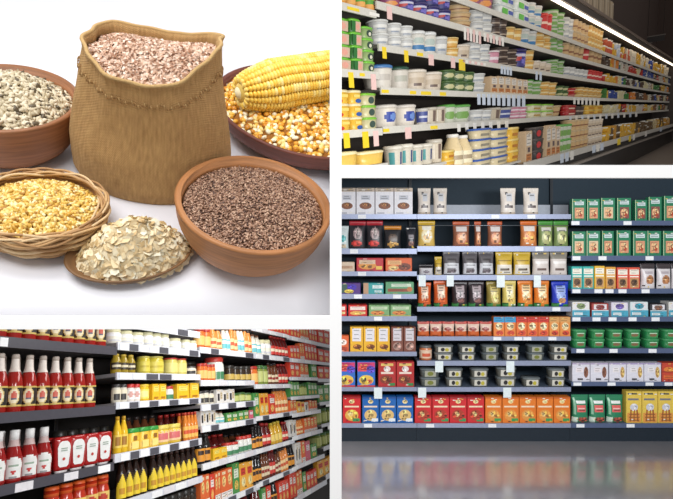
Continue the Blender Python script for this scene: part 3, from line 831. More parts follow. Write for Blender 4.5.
PC('g1', 'snack_bag', 'green bag with pale nuts', (120, 140, 84), [r_(.15, .85, .58, .74, (210, 206, 200)), e_(.5, .34, .34, .25, (176, 178, 120)), e_(.5, .34, .16, .1, (214, 206, 160))], header=(74, 148, 62))
BX('cr1', 'flat_box', 'cream flat box', (222, 200, 176), [r_(.1, .9, .3, .6, (200, 160, 130))], .14)
BX('rd1', 'flat_box', 'long red flat box', (194, 44, 56), [e_(.4, .45, .34, .3, (226, 150, 70)), r_(.1, .7, .55, .85, (222, 190, 160)), r_(.72, .95, .15, .4, (236, 196, 90))], .14)
BX('or1', 'flat_box', 'long orange flat box', (220, 98, 48), [e_(.72, .35, .24, .28, (120, 60, 40)), r_(.08, .6, .5, .82, (238, 180, 120)), e_(.3, .28, .2, .18, (236, 190, 120))], .14)
BX('pu1', 'flat_box', 'purple and yellow small box', (86, 52, 130), [e_(.55, .62, .25, .26, (70, 50, 170)), r_(0, .3, .1, .9, (60, 90, 80)), e_(.4, .25, .25, .18, (226, 196, 80))], .12)
BX('te1', 'flat_box', 'teal flat box', (58, 160, 162), [r_(.0, .25, 0, 1, (190, 150, 120)), r_(.45, .95, .5, .8, (226, 240, 240)), r_(.55, .9, .15, .35, (196, 226, 226))], .12)
BX('gn1', 'flat_box', 'long green flat box', (96, 160, 116), [r_(.08, .8, .2, .45, (150, 80, 56)), r_(.2, .9, .6, .85, (206, 224, 200)), e_(.85, .4, .1, .2, (196, 120, 70))], .12)
BX('rs1', 'flat_box', 'red small flat box', (204, 48, 44), [r_(.1, .9, .55, .85, (240, 222, 214)), e_(.45, .28, .36, .18, (226, 170, 90)), r_(.6, .9, .2, .4, (240, 214, 150))], .12)
BX('gs1', 'flat_box', 'pale green small flat box', (122, 166, 112), [r_(.1, .9, .6, .86, (196, 216, 180)), e_(.42, .3, .34, .2, (214, 130, 70)), r_(0, 1, 0, .08, (200, 190, 90))], .12)
BX('oc1', 'snack_box', 'orange carton with white mark', (214, 98, 52), [e_(.5, .6, .34, .2, (240, 220, 210)), r_(.1, .9, .1, .3, (180, 70, 50))])
BX('yc1', 'snack_box', 'yellow carton with white label', (232, 178, 48), [r_(.16, .84, .42, .94, (222, 220, 226)), e_(.55, .2, .34, .1, (120, 64, 34)), e_(.4, .23, .14, .06, (206, 130, 60))])
BX('bc1', 'snack_box', 'brown carton with white label', (124, 72, 58), [r_(.16, .84, .44, .94, (210, 204, 210)), e_(.5, .22, .36, .16, (178, 140, 128)), e_(.4, .24, .12, .07, (90, 50, 40))])
BX('bl1', 'cereal_box', 'blue and magenta cereal box', (52, 110, 196), [r_(.02, .98, .62, .98, (206, 60, 110)), e_(.35, .76, .3, .12, (230, 90, 80)), e_(.75, .7, .25, .16, (96, 80, 200)), e_(.5, .28, .42, .2, (230, 190, 80)), e_(.35, .3, .16, .1, (60, 50, 60)), e_(.7, .22, .14, .09, (220, 90, 80)), r_(0, 1, 0, .07, (200, 60, 60))])
BX('rc1', 'cereal_box', 'dark red cereal box', (178, 44, 44), [r_(.15, .85, .84, .94, (222, 190, 110)), e_(.5, .72, .2, .12, (226, 210, 206)), r_(.15, .85, .52, .6, (232, 214, 200)), e_(.45, .3, .36, .17, (130, 60, 44)), e_(.35, .32, .12, .07, (220, 160, 90)), r_(.6, .95, .05, .16, (60, 130, 70))])
def tall(code, desc, col, dark, food, leaf):
    BX(code, 'biscuit_box', desc, col, [r_(0, 1, .94, 1, dark), e_(.5, .82, .16, .08, (240, 214, 150)), r_(.1, .9, .6, .66, (246, 220, 190)), e_(.5, .3, .38, .22, food), e_(.42, .34, .16, .1, (236, 196, 130)), r_(.55, .95, .06, .18, leaf)])
tall('tr1', 'bright red biscuit box', (208, 40, 46), (150, 30, 36), (176, 62, 44), (60, 150, 90))
tall('tr2', 'bright red biscuit box with yellow picture', (212, 40, 44), (160, 30, 36), (228, 176, 80), (60, 150, 90))
tall('tb1', 'blue biscuit box', (26, 100, 178), (20, 70, 140), (226, 190, 120), (230, 236, 240))
tall('to1', 'orange biscuit box', (228, 122, 36), (190, 90, 30), (224, 150, 70), (60, 150, 80))
PC('gy1', 'snack_bag', 'grey bag with white base', (96, 92, 96), [r_(.08, .92, .05, .5, (206, 206, 212)), r_(.2, .8, .55, .7, (60, 50, 54)), e_(.5, .2, .3, .1, (120, 110, 116))])
PC('yl1', 'snack_bag', 'gold bag with white base', (206, 172, 60), [r_(.06, .94, .04, .46, (226, 218, 206)), r_(.2, .8, .22, .3, (90, 70, 50)), r_(.1, .9, .6, .66, (150, 120, 40))])
PC('wh1', 'snack_bag', 'cream bag with grey top', (214, 204, 198), [r_(0, 1, .72, 1, (142, 136, 126)), r_(.2, .8, .22, .32, (110, 90, 84)), r_(.1, .9, .5, .58, (236, 230, 226))])
PC('sm1', 'snack_bag', 'small white bag with dark mark', (206, 204, 208), [r_(0, 1, .7, 1, (60, 56, 60)), e_(.5, .35, .25, .15, (110, 100, 110))])
GRASS = [p_([(0, 0), (.5, 0), (0, .3)], (60, 140, 70)), p_([(.5, 0), (1, 0), (1, .2)], (50, 120, 60))]
def pouchk(code, desc, col, lab, nut): PC(code, 'nut_pouch', desc, col, [r_(.2, .8, .55, .86, lab), e_(.5, .42, .26, .24, lab), e_(.55, .25, .24, .12, nut), r_(.0, .4, .0, .17, (64, 140, 74)), r_(.6, 1, 0, .09, (56, 126, 64))], .07)
pouchk('po1', 'orange nut pouch with white label', (212, 96, 44), (232, 196, 170), (200, 90, 50))
pouchk('pk1', 'black nut pouch with grey label', (52, 42, 46), (176, 160, 164), (116, 80, 76))
pouchk('pv1', 'olive nut pouch', (148, 130, 62), (206, 186, 110), (214, 190, 130))
pouchk('py1', 'pale yellow nut pouch', (222, 200, 110), (244, 228, 170), (230, 190, 110))
pouchk('pa1', 'amber nut pouch with white label', (228, 128, 44), (246, 206, 150), (222, 140, 70))
pouchk('pb1', 'royal blue nut pouch', (36, 60, 186), (150, 170, 226), (206, 150, 100))
PC('sn1', 'snack_sachet', 'white and orange snack sachet', (226, 196, 178), [r_(0, 1, 0, .36, (206, 100, 50)), r_(0, 1, .84, 1, (196, 60, 50)), e_(.4, .5, .3, .14, (150, 60, 50))], .05)
def mini(code, desc, col, top): BX(code, 'snack_carton', desc, col, [r_(0, 1, .72, 1, top), e_(.5, .52, .34, .2, (240, 212, 160)), r_(.2, .8, .5, .58, (90, 60, 50)), e_(.55, .18, .34, .12, (206, 70, 50))])
mini('mb1', 'orange carton with blue top', (230, 130, 60), (56, 150, 200)); mini('mr1', 'orange carton with red top', (228, 112, 52), (206, 56, 44)); mini('mt1', 'amber carton with tan top', (226, 140, 66), (214, 156, 90))
kind('ct1', k_rtub, 'clear_tub', 'dark clear tub with yellow label', 'tub', .11, body=(92, 92, 86), lid=(104, 110, 112), prints=[r_(.12, .88, .15, .95, (206, 202, 190)), e_(.4, .55, .12, .3, (40, 36, 36)), e_(.65, .5, .12, .28, (190, 176, 60))])
kind('ct2', k_rtub, 'clear_tub', 'dark clear tub with olive label', 'tub', .11, body=(78, 84, 82), lid=(96, 104, 108), prints=[r_(.18, .82, .15, .95, (166, 166, 150)), e_(.5, .55, .18, .3, (120, 124, 50))])
kind('jr1', k_jar, 'snack_jar', 'orange filled small jar', 'jar', None, body=(200, 120, 80), lid=(96, 100, 100), label=(226, 196, 170), prints=[e_(.5, .4, .3, .3, (206, 90, 60))])
def gpk(code, desc, food): BX(code, 'green_packet', desc, (38, 124, 88), [r_(.18, .84, .72, .88, (206, 222, 222)), r_(.18, .84, .12, .6, food), e_(.5, .36, .26, .2, (230, 176, 130)), e_(.6, .28, .12, .1, (180, 76, 50)), r_(0, .05, 0, 1, (190, 210, 170))], .05)
gpk('gp1', 'green packet with pink food window', (214, 150, 116)); gpk('gp2', 'green packet with dark meat window', (130, 76, 72)); gpk('gp3', 'green packet with cream food window', (226, 196, 160))
def car(code, desc, col): BX(code, 'snack_carton', desc, col, [r_(.08, .92, .66, .9, (246, 236, 220)), r_(.12, .9, .06, .5, (196, 150, 100)), e_(.5, .3, .3, .16, (90, 66, 50)), r_(.1, .9, .54, .6, (250, 240, 226))])
car('ca1', 'teal snack carton', (62, 180, 172)); car('ca2', 'yellow snack carton', (236, 186, 60)); car('ca3', 'amber snack carton', (224, 160, 62)); car('ca4', 'coral snack carton', (226, 92, 70))
PC('wb1', 'snack_bag', 'white bag with black top and biscuits', (220, 214, 216), [r_(0, 1, .78, 1, (70, 62, 64)), e_(.55, .36, .3, .18, (176, 120, 80)), e_(.5, .38, .14, .08, (214, 166, 120)), r_(.2, .8, .62, .7, (180, 170, 176))])
def tray(code, desc, col, mark): BX(code, 'display_tray', desc, col, [r_(.12, .88, .56, .94, (226, 222, 226)), e_(.5, .72, .26, .2, mark), r_(0, 1, 0, .5, (74, 164, 190)), r_(.1, .6, .12, .3, (226, 238, 240)), r_(0, 1, .44, .5, (206, 222, 228))], .12)
tray('ty1', 'blue fronted tray with green packs', (226, 224, 220), (120, 140, 90)); tray('ty2', 'blue fronted tray with red packs', (170, 70, 66), (150, 60, 60)); tray('ty3', 'blue fronted tray with violet packs', (216, 210, 226), (110, 90, 170)); tray('ty4', 'blue fronted tray with teal packs', (214, 226, 228), (50, 140, 160)); tray('ty5', 'blue fronted tray with dark packs', (60, 60, 66), (120, 80, 60))
kind('gt1', k_rtub, 'green_tub', 'green tub with brown label', 'tub', .12, body=(40, 128, 74), lid=(70, 150, 96), prints=[r_(.12, .88, .2, .85, (62, 148, 84)), e_(.5, .5, .3, .2, (130, 100, 70)), r_(.2, .8, .7, .82, (190, 216, 190))])
BX('wp1', 'white_pack', 'white pack with brown oval', (220, 218, 228), [e_(.78, .5, .13, .3, (130, 84, 66)), r_(.3, .6, .08, .18, (70, 66, 72)), r_(.2, .6, .5, .75, (236, 226, 230)), r_(.0, 1, .92, 1, (176, 160, 190))])
BX('wp2', 'white_pack', 'white pack with tan oval', (222, 220, 230), [e_(.78, .5, .13, .3, (206, 164, 100)), r_(.3, .6, .08, .18, (90, 90, 96)), r_(.2, .6, .5, .75, (236, 230, 232)), r_(.0, 1, .92, 1, (166, 150, 190))])
BX('wp3', 'red_pack', 'red and orange pack', (196, 70, 50), [e_(.5, .65, .4, .14, (226, 130, 60)), r_(.1, .9, .15, .35, (226, 110, 60)), r_(0, 1, .5, .54, (120, 40, 40))])
PC('gb1', 'green_bag', 'green bag with coral square label', (44, 130, 92), [r_(.2, .8, .38, .66, (222, 100, 96)), r_(.25, .75, .68, .78, (236, 240, 236)), r_(.3, .7, .48, .56, (244, 190, 180)), e_(.6, .12, .3, .1, (160, 80, 64)), r_(0, .3, .0, .2, (214, 230, 214)), r_(.05, .18, .3, .9, (150, 200, 170))], .08)
BX('yb1', 'breadstick_box', 'tall yellow breadstick box', (228, 196, 84), [r_(.1, .7, .9, .95, (90, 90, 80)), r_(.1, .8, .72, .78, (120, 120, 130)), e_(.5, .5, .26, .12, (206, 206, 216)), r_(.06, .94, .02, .32, (222, 150, 70)), p_([(.2, .05), (.3, .05), (.36, .42), (.26, .42)], (170, 96, 50)), p_([(.45, .05), (.55, .05), (.56, .45), (.48, .45)], (176, 100, 56)), p_([(.7, .05), (.8, .05), (.74, .42), (.64, .42)], (160, 86, 46))])

ORD = ['top', 'second', 'third', 'fourth', 'fifth', 'sixth', 'seventh', 'bottom']
def br(bay, H, k, n, *items):
    nm = '%s shelf of %s snack bay' % ('bottom' if k == n - 1 else ORD[k], bay)
    for it in items: run(BR, nm, H[k], it[0], it[1], it[2], it[3], it[4], *(it[5:] or ()))
q = lambda *i: br('left', HA, i[0], 8, *i[1:])
q(0, ('w1', 338, 356, 1, 188), ('w1', 356, 413, 3, 188))
q(1, ('t1', 337, 349, 1, 226), ('d1', 349, 383.5, 2, 221), ('d2', 384, 402, 1, 226), ('d3', 406, 416.5, 1, 227))
q(2, ('cr1', 335, 355, 1, 262), ('rd1', 356, 384, 1, 258), ('or1', 385, 412.5, 1, 258))
q(3, ('pu1', 341, 361, 1, 283), ('te1', 363, 384, 1, 283), ('gn1', 385, 414.5, 1, 282))
q(4, ('rs1', 330, 347, 1, 305), ('rs1', 348, 367.5, 1, 305), ('gs1', 368.5, 411.5, 2, 305))
q(5, ('oc1', 337, 349, 1, 336), ('yc1', 350, 390, 3, 327), ('bc1', 391, 416, 2, 327))
q(6, ('bl1', 337.5, 355.5, 1, 362), ('bl1', 357, 375.5, 1, 362), ('rc1', 378, 414.5, 2, 362))
q(7, ('tr2', 342.5, 361, 1, 397), ('tb1', 362, 413.6, 3, 397))
q = lambda *i: br('middle', HB, i[0], 8, *i[1:])
q(0, ('c1', 418, 431.5, 1, 188), ('c1', 433.5, 448, 1, 188), ('c1', 501, 517, 1, 188), ('c1', 524, 540, 1, 188))
q(1, ('y1', 418, 436, 1, 221), ('o1', 453, 470.5, 1, 221.5), ('o1', 475, 482, 1, 221.5), ('o1', 488, 503.5, 1, 221.5), ('o2', 521, 538.5, 1, 221), ('g1', 539, 570, 2, 221))
q(2, ('sm1', 419, 434, 1, 265), ('yl1', 435, 442.5, 1, 257), ('gy1', 443, 461, 1, 251.5), ('gy1', 462.5, 495, 2, 251.5), ('yl1', 496, 532, 2, 252), ('wh1', 533, 569, 2, 252))
q(3, ('po1', 418, 432, 1, 283), ('po1', 434, 449, 1, 281), ('pk1', 452, 485.5, 2, 282), ('pv1', 487, 502.5, 1, 282), ('py1', 503, 517.5, 1, 281), ('pa1', 518.5, 551, 2, 281), ('pb1', 552.5, 570.5, 1, 282))
q(4, ('sn1', 417.5, 493, 6, 322), ('mb1', 493.5, 516, 2, 317), ('mr1', 516.2, 549, 3, 317), ('mt1', 549.2, 570.6, 2, 317))
q(5, ('jr1', 420, 433, 1, 346), ('ct1', 434.5, 454.5, 1, 345.5, 2), ('ct1', 459, 477, 1, 345.5, 2), ('ct2', 482, 500.5, 1, 345.5, 2), ('ct1', 504, 521, 1, 345.5, 2), ('ct2', 528, 546, 1, 345.5, 2), ('ct1', 551, 570, 1, 345.5, 2))
q(6, ('ct2', 420, 441, 1, 369, 2), ('ct1', 446, 464, 1, 369, 2), ('ct1', 471, 490, 1, 369, 2), ('ct1', 497, 518, 1, 368, 2), ('ct1', 523, 542, 1, 378), ('ct1', 549, 567, 1, 369, 2))
q(7, ('tr1', 414.5, 484.5, 4, 397), ('to1', 485, 570.6, 5, 397))
q = lambda *i: br('right', HC, i[0], 7, *i[1:])
q(0, ('gp1', 572, 586.3, 1, 199), ('gp1', 587, 600, 1, 199), ('gp3', 601, 615.5, 1, 198), ('gp2', 617, 631.5, 1, 198), ('gp2', 635, 647.5, 1, 200), ('gp2', 648.5, 662, 1, 197), ('gp1', 664, 692, 2, 196))
q(1, ('gp3', 572, 586, 1, 231.5), ('gp3', 586.4, 600.5, 1, 231), ('gp1', 602, 614, 1, 231), ('gp1', 616.5, 631, 1, 230.5), ('gp1', 633, 661.5, 2, 231), ('gp1', 663, 692, 2, 231))
q(2, ('ca1', 571.5, 594, 2, 266.5), ('ca2', 594.4, 605, 1, 266), ('ca3', 605.4, 616, 1, 267), ('ca4', 617, 640, 2, 267.5), ('wb1', 642, 657, 1, 264), ('wb1', 658, 688, 2, 264))
q(3, ('ty1', 572, 590, 1, 302), ('ty2', 591.5, 609, 1, 303.5), ('ty3', 611, 628.5, 1, 302.5), ('ty4', 630, 648.5, 1, 302), ('ty5', 650, 667, 1, 304), ('ty1', 668.5, 686, 1, 302))
q(4, ('gt1', 573.5, 588, 1, 330, 2), ('gt1', 591.5, 606.5, 1, 330, 2), ('gt1', 609, 624.5, 1, 330, 2), ('gt1', 627.5, 642.5, 1, 330, 2), ('gt1', 646, 661, 1, 330, 2), ('gt1', 664, 680, 1, 330, 2))
q(5, ('wp1', 572, 608.5, 2, 363), ('wp2', 609, 661.5, 3, 363), ('wp3', 662, 690, 2, 363))
q(6, ('gb1', 573, 625.6, 3, 396), ('yb1', 626, 690, 4, 391.5))

# ================================================================== BOTTOM LEFT: sauce aisle
CHAR = (74, 72, 80); RAILW = (214, 216, 224)
def bl_bay(label, x0, x1, xr, lips, rail, board, tagspec, hmin=-1.45, hmax=1.1, back=(34, 28, 26)):
    a0, a1 = BL.a_at(x0, 0), BL.a_at(x1, 0)
    sh = []
    for t, b in lips:
        h = BL.hit(xr, t)[1]; hb = BL.hit(xr, b)[1]; sh.append((h, h - hb))
    tags = []
    for k, x, wpx, ci in tagspec:
        h, lip = sh[k]; p0, p1 = BL.a_at(x - wpx / 2, h), BL.a_at(x + wpx / 2, h)
        tags.append((k, (p0 + p1) / 2, p1 - p0, -.002, -lip * .96, ci))
    shelving(BL, 'shelving_unit', label, 'shelving', a0 + .001, a1 - .001, sh, hmin, hmax, .40, board, rail, back, .35, 0.0, tags,
             ((244, 244, 246), (84, 84, 92), (226, 222, 226)), post=(48, 46, 48))
    return [h for h, l in sh]
# lips: image rows (top, bottom) at column xr
S1 = bl_bay('nearest sauce shelving bay of ketchup with charcoal shelf edges', -70, 115.5, 0, [(337, 347), (413.5, 423.5), (486.5, 496.5)], CHAR, (120, 116, 116),
            [(0, 3, 8, 0), (2, 23, 18, 2), (2, 70, 14, 2), (2, 103, 12, 0)])
def alt(k, x0, x1, n, pat):
    w = (x1 - x0) / n; return [(k, x0 + w * (i + .5), w * .86, pat[i % len(pat)]) for i in range(n)]
S2 = bl_bay('second sauce shelving bay of mustard jars, tags along its shelves', 115.5, 200, 150, [(324.2, 331.2), (346, 352.8), (373.8, 380), (401, 407), (448, 455.5), (492.5, 499.5)], RAILW, (150, 148, 150),
            alt(0, 165, 199, 3, (0, 1, 0)) + alt(1, 118, 198, 8, (0, 1, 0, 0, 1, 0)) + alt(2, 118, 198, 6, (0, 0, 1, 1, 0, 0)) + alt(3, 118, 198, 8, (0, 1, 0, 1)) + alt(4, 119, 198, 8, (0, 1)) + alt(5, 150, 198, 4, (0, 2)))
S3 = bl_bay('third sauce shelving bay behind the mustard jars', 200, 254, 215, [(349, 354.5), (380.7, 386), (404, 410), (424.5, 430.5), (461, 467), (503, 509)], RAILW, (150, 148, 150),
            [t for k in range(6) for t in alt(k, 201, 253, 6, ((0, 1, 0, 0), (0, 0, 2), (0, 1))[k % 3])])
S4 = bl_bay('fourth sauce shelving bay halfway along the aisle', 254, 290, 270, [(331, 334.5), (355.5, 360), (384.5, 388.5), (414.8, 419), (446, 450.2), (478, 482.5)], RAILW, (150, 148, 150),
            [t for k in range(6) for t in alt(k, 255, 289, 5, ((0, 2), (0, 1, 0))[k % 2])])
S5 = bl_bay('fifth sauce shelving bay with red packets', 290, 318, 305, [(339.5, 343), (360, 363.5), (377.5, 380.5), (396, 399), (412, 415.5), (433.5, 437.5), (462, 466), (492, 497)], RAILW, (150, 148, 150),
            [t for k in range(8) for t in alt(k, 291, 317, 4, (0, 2))])
S6 = bl_bay('farthest sauce shelving bay at the end of the aisle', 318, 350, 324, [(344, 347), (362.5, 365), (379, 382), (402, 405), (424, 427), (447, 451), (476, 481)], RAILW, (150, 148, 150), [])

YAW = math.radians(-33)
RED = (158, 30, 22)
def bot(code, name, desc, cat='bottle', **kw): kind(code, k_bottle, name, desc, cat, None, YAW, **kw)
def jar(code, name, desc, cat='jar', **kw): kind(code, k_jar, name, desc, cat, None, YAW, **kw)
bot('kt', 'ketchup_bottle', 'red ketchup bottle with white neck wrap', body=RED, cap=(186, 172, 160), wrap=(228, 216, 206), label=(34, 28, 24), lz=(.10, .44), shoulder=.54, neck=.38, fine=True, half=1.35, capz=.95, wz=.15,
    prints=[r_(0, 1, .93, 1, (206, 176, 90)), r_(0, 1, 0, .06, (206, 176, 90)), e_(.5, .5, .25, .42, (214, 186, 116)), e_(.5, .5, .20, .34, (236, 222, 186)), e_(.5, .56, .11, .17, (206, 84, 60)), r_(.40, .60, .3, .38, (90, 80, 100))])
bot('kh', 'ketchup_bottle', 'ketchup bottle with shield label', body=(150, 26, 24), cap=(236, 234, 232), wrap=(196, 170, 166), wz=.18, label=(150, 26, 24), lz=(.05, .48), shoulder=.5, neck=.42, fine=True, half=1.15, capz=.84,
    prints=[p_([(.14, .05), (.86, .05), (.94, .72), (.8, .9), (.62, .98), (.38, .98), (.2, .9), (.06, .72)], (232, 232, 228)), r_(.26, .74, .6, .68, (150, 170, 150)), e_(.5, .34, .09, .1, (196, 50, 46)), r_(.34, .66, .12, .16, (150, 150, 150))])
kind('kn', k_bottle, 'ketchup_bottle', 'white topped ketchup bottle behind the shield labels', 'bottle', None, YAW, body=(150, 26, 24), cap=(206, 204, 204), label=None, shoulder=.5, neck=.42, capz=.84)
kind('ks', k_squeeze, 'squeeze_bottle', 'upturned red squeeze bottle with white label', 'bottle', .045, math.radians(-16))
bot('oc', 'sauce_bottle', 'red sauce bottle with orange cap', body=(186, 50, 26), cap=(226, 96, 36), label=(232, 196, 110), lz=(.45, .68), shoulder=.72, neck=.7, capz=.86, prints=[e_(.5, .5, .26, .3, (190, 60, 40))])
jar('wj', 'mayonnaise_jar', 'white mayonnaise jar with cream lid', body=(238, 234, 222), lid=(226, 220, 176), label=(246, 246, 246), prints=[r_(.1, .9, .3, .6, (236, 232, 214)), r_(.3, .7, .1, .2, (206, 206, 210))], lidf=.22)
bot('ob', 'mustard_bottle', 'olive bottle with black label', body=(166, 140, 44), cap=(206, 176, 70), label=(58, 46, 30), lz=(.2, .55), shoulder=.64, neck=.5, prints=[r_(.1, .9, .36, .66, (226, 214, 180))])
jar('yj', 'mustard_jar', 'tall yellow green mustard jar', body=(206, 188, 60), lid=(196, 184, 90), label=(220, 204, 84), lidf=.1, prints=[r_(.2, .8, .4, .6, (196, 176, 60))])
jar('yr', 'mustard_jar', 'yellow mustard jar with red lid', body=(216, 202, 104), lid=(190, 60, 50), label=(228, 216, 130), lidf=.1)
jar('bw', 'dressing_jar', 'white jar with black label', body=(220, 212, 196), lid=(60, 56, 56), label=(232, 222, 196), prints=[r_(.3, .7, .1, .6, (60, 56, 54))], lidf=.18)
jar('rl', 'dressing_jar', 'white jar with red lid', body=(236, 228, 220), lid=(204, 56, 50), label=(244, 240, 236), prints=[e_(.5, .5, .2, .25, (214, 160, 150))], lidf=.2)
jar('ybj', 'mustard_jar', 'bright yellow jar with pale label', body=(240, 196, 40), lid=(246, 206, 60), label=(246, 222, 100), prints=[r_(.2, .8, .3, .7, (250, 236, 150))], lidf=.14)
jar('gwj', 'relish_jar', 'green and white jar', body=(226, 226, 216), lid=(196, 60, 50), label=(70, 130, 90), lz=(.08, .6), prints=[r_(.1, .9, .55, .95, (230, 230, 224))], lidf=.2)
def box(code, name, desc, col, prints=(), depth=.05): kind(code, k_box, name, desc, 'box', depth, 0.0, col=col, prints=prints)
box('yb', 'mustard_box', 'bright yellow sauce carton', (240, 190, 34), [r_(.15, .85, .55, .85, (250, 222, 110)), r_(.15, .85, .1, .24, (206, 140, 30))])
bot('ty', 'mustard_bottle', 'tall bright yellow mustard bottle', body=(234, 190, 40), cap=(196, 150, 40), label=(240, 210, 90), lz=(.15, .5), shoulder=.6, neck=.4, prints=[e_(.5, .5, .3, .35, (170, 120, 40))])
kind('gl', k_rtub, 'mustard_tub', 'yellow tub with green lid', 'tub', .07, 0.0, body=(234, 190, 60), lid=(52, 150, 62), prints=[r_(.1, .9, .1, .5, (246, 222, 130)), r_(.3, .7, .55, .8, (150, 100, 40))], taper=.97)
jar('pl', 'mustard_jar', 'yellow jar with pink label', body=(232, 196, 70), lid=(226, 206, 96), label=(238, 200, 150), prints=[e_(.5, .5, .3, .3, (214, 110, 110))], lidf=.22)
bot('orb', 'sauce_bottle', 'slim orange sauce bottle', body=(220, 130, 50), cap=(190, 60, 40), label=(238, 186, 90), lz=(.1, .5), shoulder=.6, neck=.45, prints=[r_(.1, .9, .3, .6, (214, 90, 50))])
bot('db', 'soy_bottle', 'dark sauce bottle with yellow pointed label', body=(38, 22, 16), cap=(60, 34, 26), label=(38, 22, 16), lz=(.05, .62), shoulder=.62, neck=.42, half=1.3, fine=True, prints=[p_([(.08, .0), (.92, .0), (.92, .5), (.5, 1), (.08, .5)], (238, 206, 50)), r_(.3, .7, .2, .4, (206, 150, 40))])
bot('bb', 'soy_bottle', 'black sauce bottle with amber label', body=(26, 22, 22), cap=(40, 36, 36), label=(226, 150, 50), lz=(.08, .5), shoulder=.62, neck=.5, prints=[r_(.2, .8, .55, .85, (60, 40, 30))])
bot('rb', 'sauce_bottle', 'dark red sauce bottle', body=(96, 26, 24), cap=(170, 40, 36), label=(206, 60, 50), lz=(.1, .5), shoulder=.6, neck=.45, prints=[r_(.2, .8, .4, .7, (240, 220, 190))])
bot('tw', 'dressing_bottle', 'white and teal dressing bottle', body=(228, 222, 206), cap=(120, 76, 50), label=(110, 190, 196), lz=(.1, .5), shoulder=.6, neck=.45, prints=[r_(.1, .9, .5, .8, (240, 236, 226))])
bot('ow', 'dressing_bottle', 'orange dressing bottle with dark cap', body=(226, 140, 70), cap=(70, 50, 44), label=(240, 206, 150), lz=(.1, .5), shoulder=.62, neck=.5, prints=[r_(.2, .8, .3, .6, (206, 90, 50))])
bot('br', 'vinegar_bottle', 'brown vinegar bottle', body=(106, 60, 36), cap=(50, 40, 40), label=(226, 206, 170), lz=(.12, .45), shoulder=.58, neck=.4, prints=[r_(.2, .8, .4, .7, (150, 50, 40))])
bot('gb', 'oil_bottle', 'golden oil bottle', body=(214, 166, 50), cap=(206, 180, 60), label=(236, 206, 110), lz=(.15, .45), shoulder=.6, neck=.42)
jar('dj', 'olive_jar', 'dark jar with gold label', body=(52, 40, 30), lid=(44, 40, 36), label=(196, 166, 84), lidf=.18, lz=(.1, .45))
jar('oj', 'sauce_jar', 'orange sauce jar', body=(214, 110, 50), lid=(176, 50, 40), label=(236, 190, 110), lidf=.16, lz=(.15, .6))
jar('gj', 'pickle_jar', 'green pickle jar', body=(126, 140, 60), lid=(70, 110, 60), label=(190, 196, 120), lidf=.18)
box('op', 'sauce_packet', 'orange sauce packet with white base', (226, 104, 48), [r_(.0, 1, 0, .22, (240, 232, 226)), e_(.5, .6, .34, .2, (244, 190, 120)), r_(.2, .8, .84, .94, (246, 220, 180))])
box('rp', 'noodle_packet', 'red packet with white print', (222, 62, 40), [r_(.15, .85, .55, .8, (246, 226, 216)), e_(.5, .3, .3, .18, (240, 160, 90))])
box('gp', 'sauce_packet', 'green packet with pale print', (74, 146, 72), [r_(.15, .85, .5, .8, (222, 232, 206)), e_(.5, .26, .3, .16, (230, 190, 90))])
box('wp', 'sauce_packet', 'white packet with black print', (226, 222, 216), [r_(.12, .45, .2, .7, (50, 46, 48)), r_(.55, .9, .3, .8, (206, 186, 150))])
box('pp', 'sauce_packet', 'pink packet', (214, 96, 116), [r_(.15, .85, .5, .8, (246, 224, 226))])
box('yp', 'sauce_packet', 'amber packet with red print', (236, 172, 60), [r_(.15, .85, .55, .82, (206, 60, 40)), e_(.5, .3, .3, .18, (250, 226, 160))])

BN = ['ketchup bay', 'mustard bay', 'third sauce bay', 'fourth sauce bay', 'fifth sauce bay', 'last sauce bay']
def bl(bay, Hs, k, *items):
    """items stand on shelf k of the bay"""
    nm = '%s shelf of %s' % (ORD[k] if k < 7 else 'eighth', BN[bay])
    for it in items:
        it = list(it); kw = it.pop() if isinstance(it[-1], dict) else {}
        run(BL, nm, Hs[k], *it, **kw)
H = BL
bl(0, S1, 0, ('kt', -5, 109, 9, 285))
bl(0, S1, 1, ('kt', -6, 98.5, 8, 355.5, dict(rows=2)))
bl(0, S1, 2, ('kh', -8, 55, 4, 428.5, dict(rows=2)), ('ks', 56.5, 112, 4, 434, dict(rows=2)))
hlow = BL.hit(0, 566)[1]
nm = 'lowest shelf of ketchup bay'
mb = MB(); a0, a1 = BL.a_at(-40, hlow), BL.a_at(115, hlow); mb.box(a0, a1, .004, .39, hlow - .02, hlow, mat((120, 116, 116), .5))
one('low_shelf', mb, BL.M, label='bottom ketchup bay shelf under orange capped bottles', cat='shelf')
run(BL, nm, hlow, 'oc', 48, 112, 5, 480, rows=1)
bl(1, S2, 1, ('wj', 113, 147, 3, 330.5), ('wj', 147.5, 172, 3, 333), ('wj', 174, 185, 1, 338), ('wj', 186, 199, 2, 340))
bl(1, S2, 2, ('ob', 116, 137.5, 3, 354), ('yj', 144, 153, 1, 356), ('yj', 155, 168, 1, 356), ('yr', 171.5, 190, 2, 358), ('bw', 191, 199, 1, 366))
bl(1, S2, 3, ('bw', 116, 129, 2, 384), ('rl', 130, 142, 2, 384), ('ybj', 143, 152, 1, 384), ('yb', 152.5, 166.5, 2, 384), ('gwj', 168.5, 176, 1, 386), ('yb', 177, 189.5, 1, 384), ('yb', 190.5, 199.3, 1, 383))
bl(1, S2, 4, ('ty', 117, 129.5, 2, 416), ('gl', 130, 160, 3, 427, dict(levels=1)), ('pl', 161, 185, 2, 424), ('orb', 186, 199.3, 4, 412, dict(rows=2)))
BK = dict(setback=.14)
bl(0, S1, 2, ('dj', 57, 112, 5, 428, dict(setback=.2)))
bl(1, S2, 4, ('br', 128, 160, 4, 416, BK), ('rb', 161, 185, 4, 414, BK))
bl(1, S2, 2, ('dj', 138, 199, 6, 360, BK))
bl(2, S3, 4, ('rb', 203, 228, 4, 434, BK), ('br', 228, 252, 4, 432, BK))
bl(1, S2, 5, ('db', 121, 149, 4, 456), ('db', 153, 199, 8, 450))
